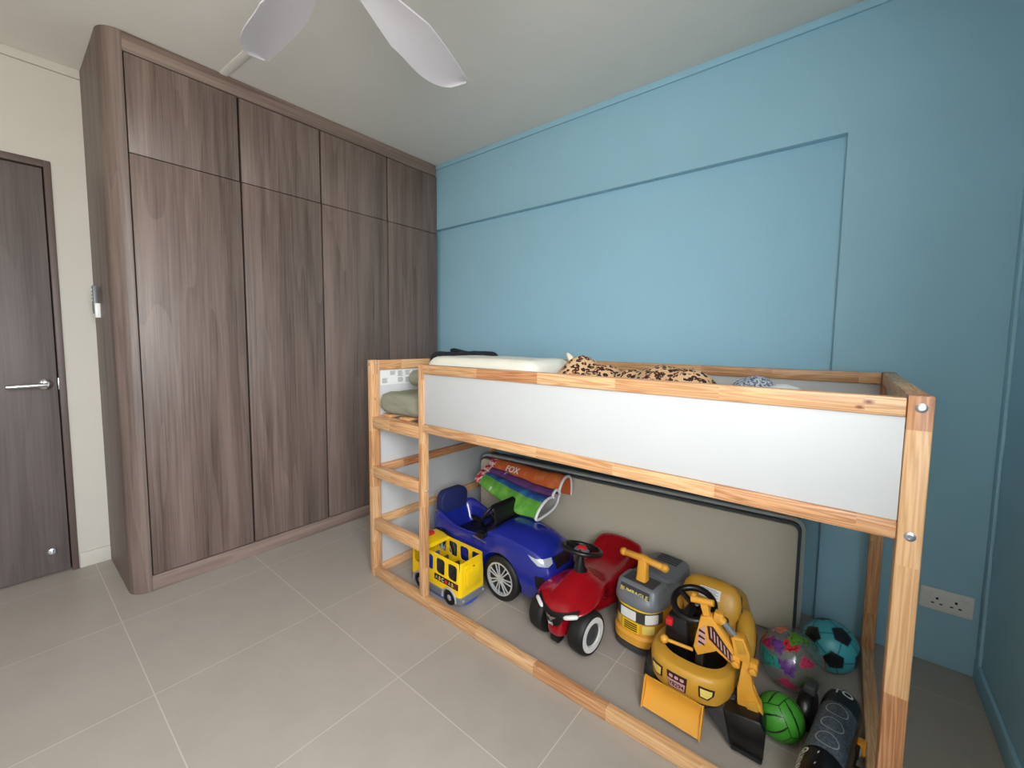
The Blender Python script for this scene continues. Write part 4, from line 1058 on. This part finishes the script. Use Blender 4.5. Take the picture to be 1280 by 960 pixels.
mats = [quilt('quilt_orange', (204, 96, 44), (214, 122, 66)), quilt('quilt_purple', (98, 56, 112), (84, 44, 100)), quilt('quilt_blue', (36, 84, 158), (54, 130, 180)), quilt('quilt_green', (86, 158, 52), (120, 182, 74)), quilt('quilt_grey', (150, 146, 142), (176, 170, 162)), quilt('quilt_red', (190, 30, 44), (236, 214, 216), 45)]
qs = obj('quilted_sheet', bm, mats, pm2, solid=.007, smooth=80)
bm = B(); tube(bm, prow(nx), .0075, 8); obj('piping', bm, M['lens'] if False else 'white_ink', pm2, smooth=80)
for s_, k, i, sz in (('FOX', 5*4.6, 11, .05), ('F', 5*9.6, 10, .035), ('9', 5*16, 9, .035)):
    k = int(k); p = Vector(grid_p) if False else Vector(prow(i)[k]); q_ = Vector(prow(i)[k+2])-Vector(prow(i)[k-2]); V_ = -q_.normalized(); U_ = (Vector(prow(i+2)[k])-Vector(prow(i-2)[k])).normalized()
    W_ = U_.cross(V_)
    decal('printed_letters', qs, text_bm(s_, sz), p+W_*.03, U_, V_, 'white_ink', pm2, off=.0025, step=.012)

# ================================================================ LIGHT AND CAMERA
sc = bpy.context.scene
wl = bpy.data.worlds.new('sky'); sc.world = wl; wl.use_nodes = True
nt = wl.node_tree; bg = nt.nodes['Background']
tc = N(nt, 'ShaderNodeTexCoord'); sp = N(nt, 'ShaderNodeSeparateXYZ'); nt.links.new(tc.outputs['Generated'], sp.inputs[0])
mr = N(nt, 'ShaderNodeMapRange'); mr.inputs[1].default_value = -.15; mr.inputs[2].default_value = .25; nt.links.new(sp.outputs[2], mr.inputs[0])
c = ramp(nt, mr.outputs[0], [(0, (.62,.60,.55,1)), (.4, (.78, .80, .80, 1)), (1, (.93, .97, 1.0, 1))])
nt.links.new(c, bg.inputs[0]); bg.inputs[1].default_value = 25.0
pl = bpy.data.lights.new('window_portal', 'AREA'); pl.shape = 'RECTANGLE'; pl.size = WY1-WY0; pl.size_y = WZ1-WZ0
pl.cycles.is_portal = True
po = bpy.data.objects.new('window_portal', pl); COL.objects.link(po); po.location = (XR+.1, (WY0+WY1)/2, (WZ0+WZ1)/2); po.rotation_euler = (0, R(90), R(0))
po.rotation_euler = Euler((R(90), 0, R(90)))
cam = bpy.data.cameras.new('camera'); co = bpy.data.objects.new('camera', cam); COL.objects.link(co)
ya, pi_, ro, f = .681, -.0776, .0105, 522.9575
F = Vector((-math.sin(ya)*math.cos(pi_), math.cos(ya)*math.cos(pi_), math.sin(pi_)))
Rv = Vector((math.cos(ya), math.sin(ya), 0)); U = Rv.cross(F)
R1 = Rv*math.cos(ro)+U*math.sin(ro); U1 = -Rv*math.sin(ro)+U*math.cos(ro)
mw = Matrix((R1, U1, -F)).transposed().to_4x4(); mw.translation = (1.9478, -1.2169, 1.2631); co.matrix_world = mw
cam.sensor_width = 36; cam.lens = f/1280*36; cam.shift_x = 1.3777/1280; cam.shift_y = -13.0357/1280; cam.clip_start = .05
sc.camera = co
sc.view_settings.view_transform = 'Standard'; sc.view_settings.look = 'None'; sc.view_settings.gamma = 1
sc.view_settings.use_curve_mapping = False; sc.view_settings.exposure = 0.0
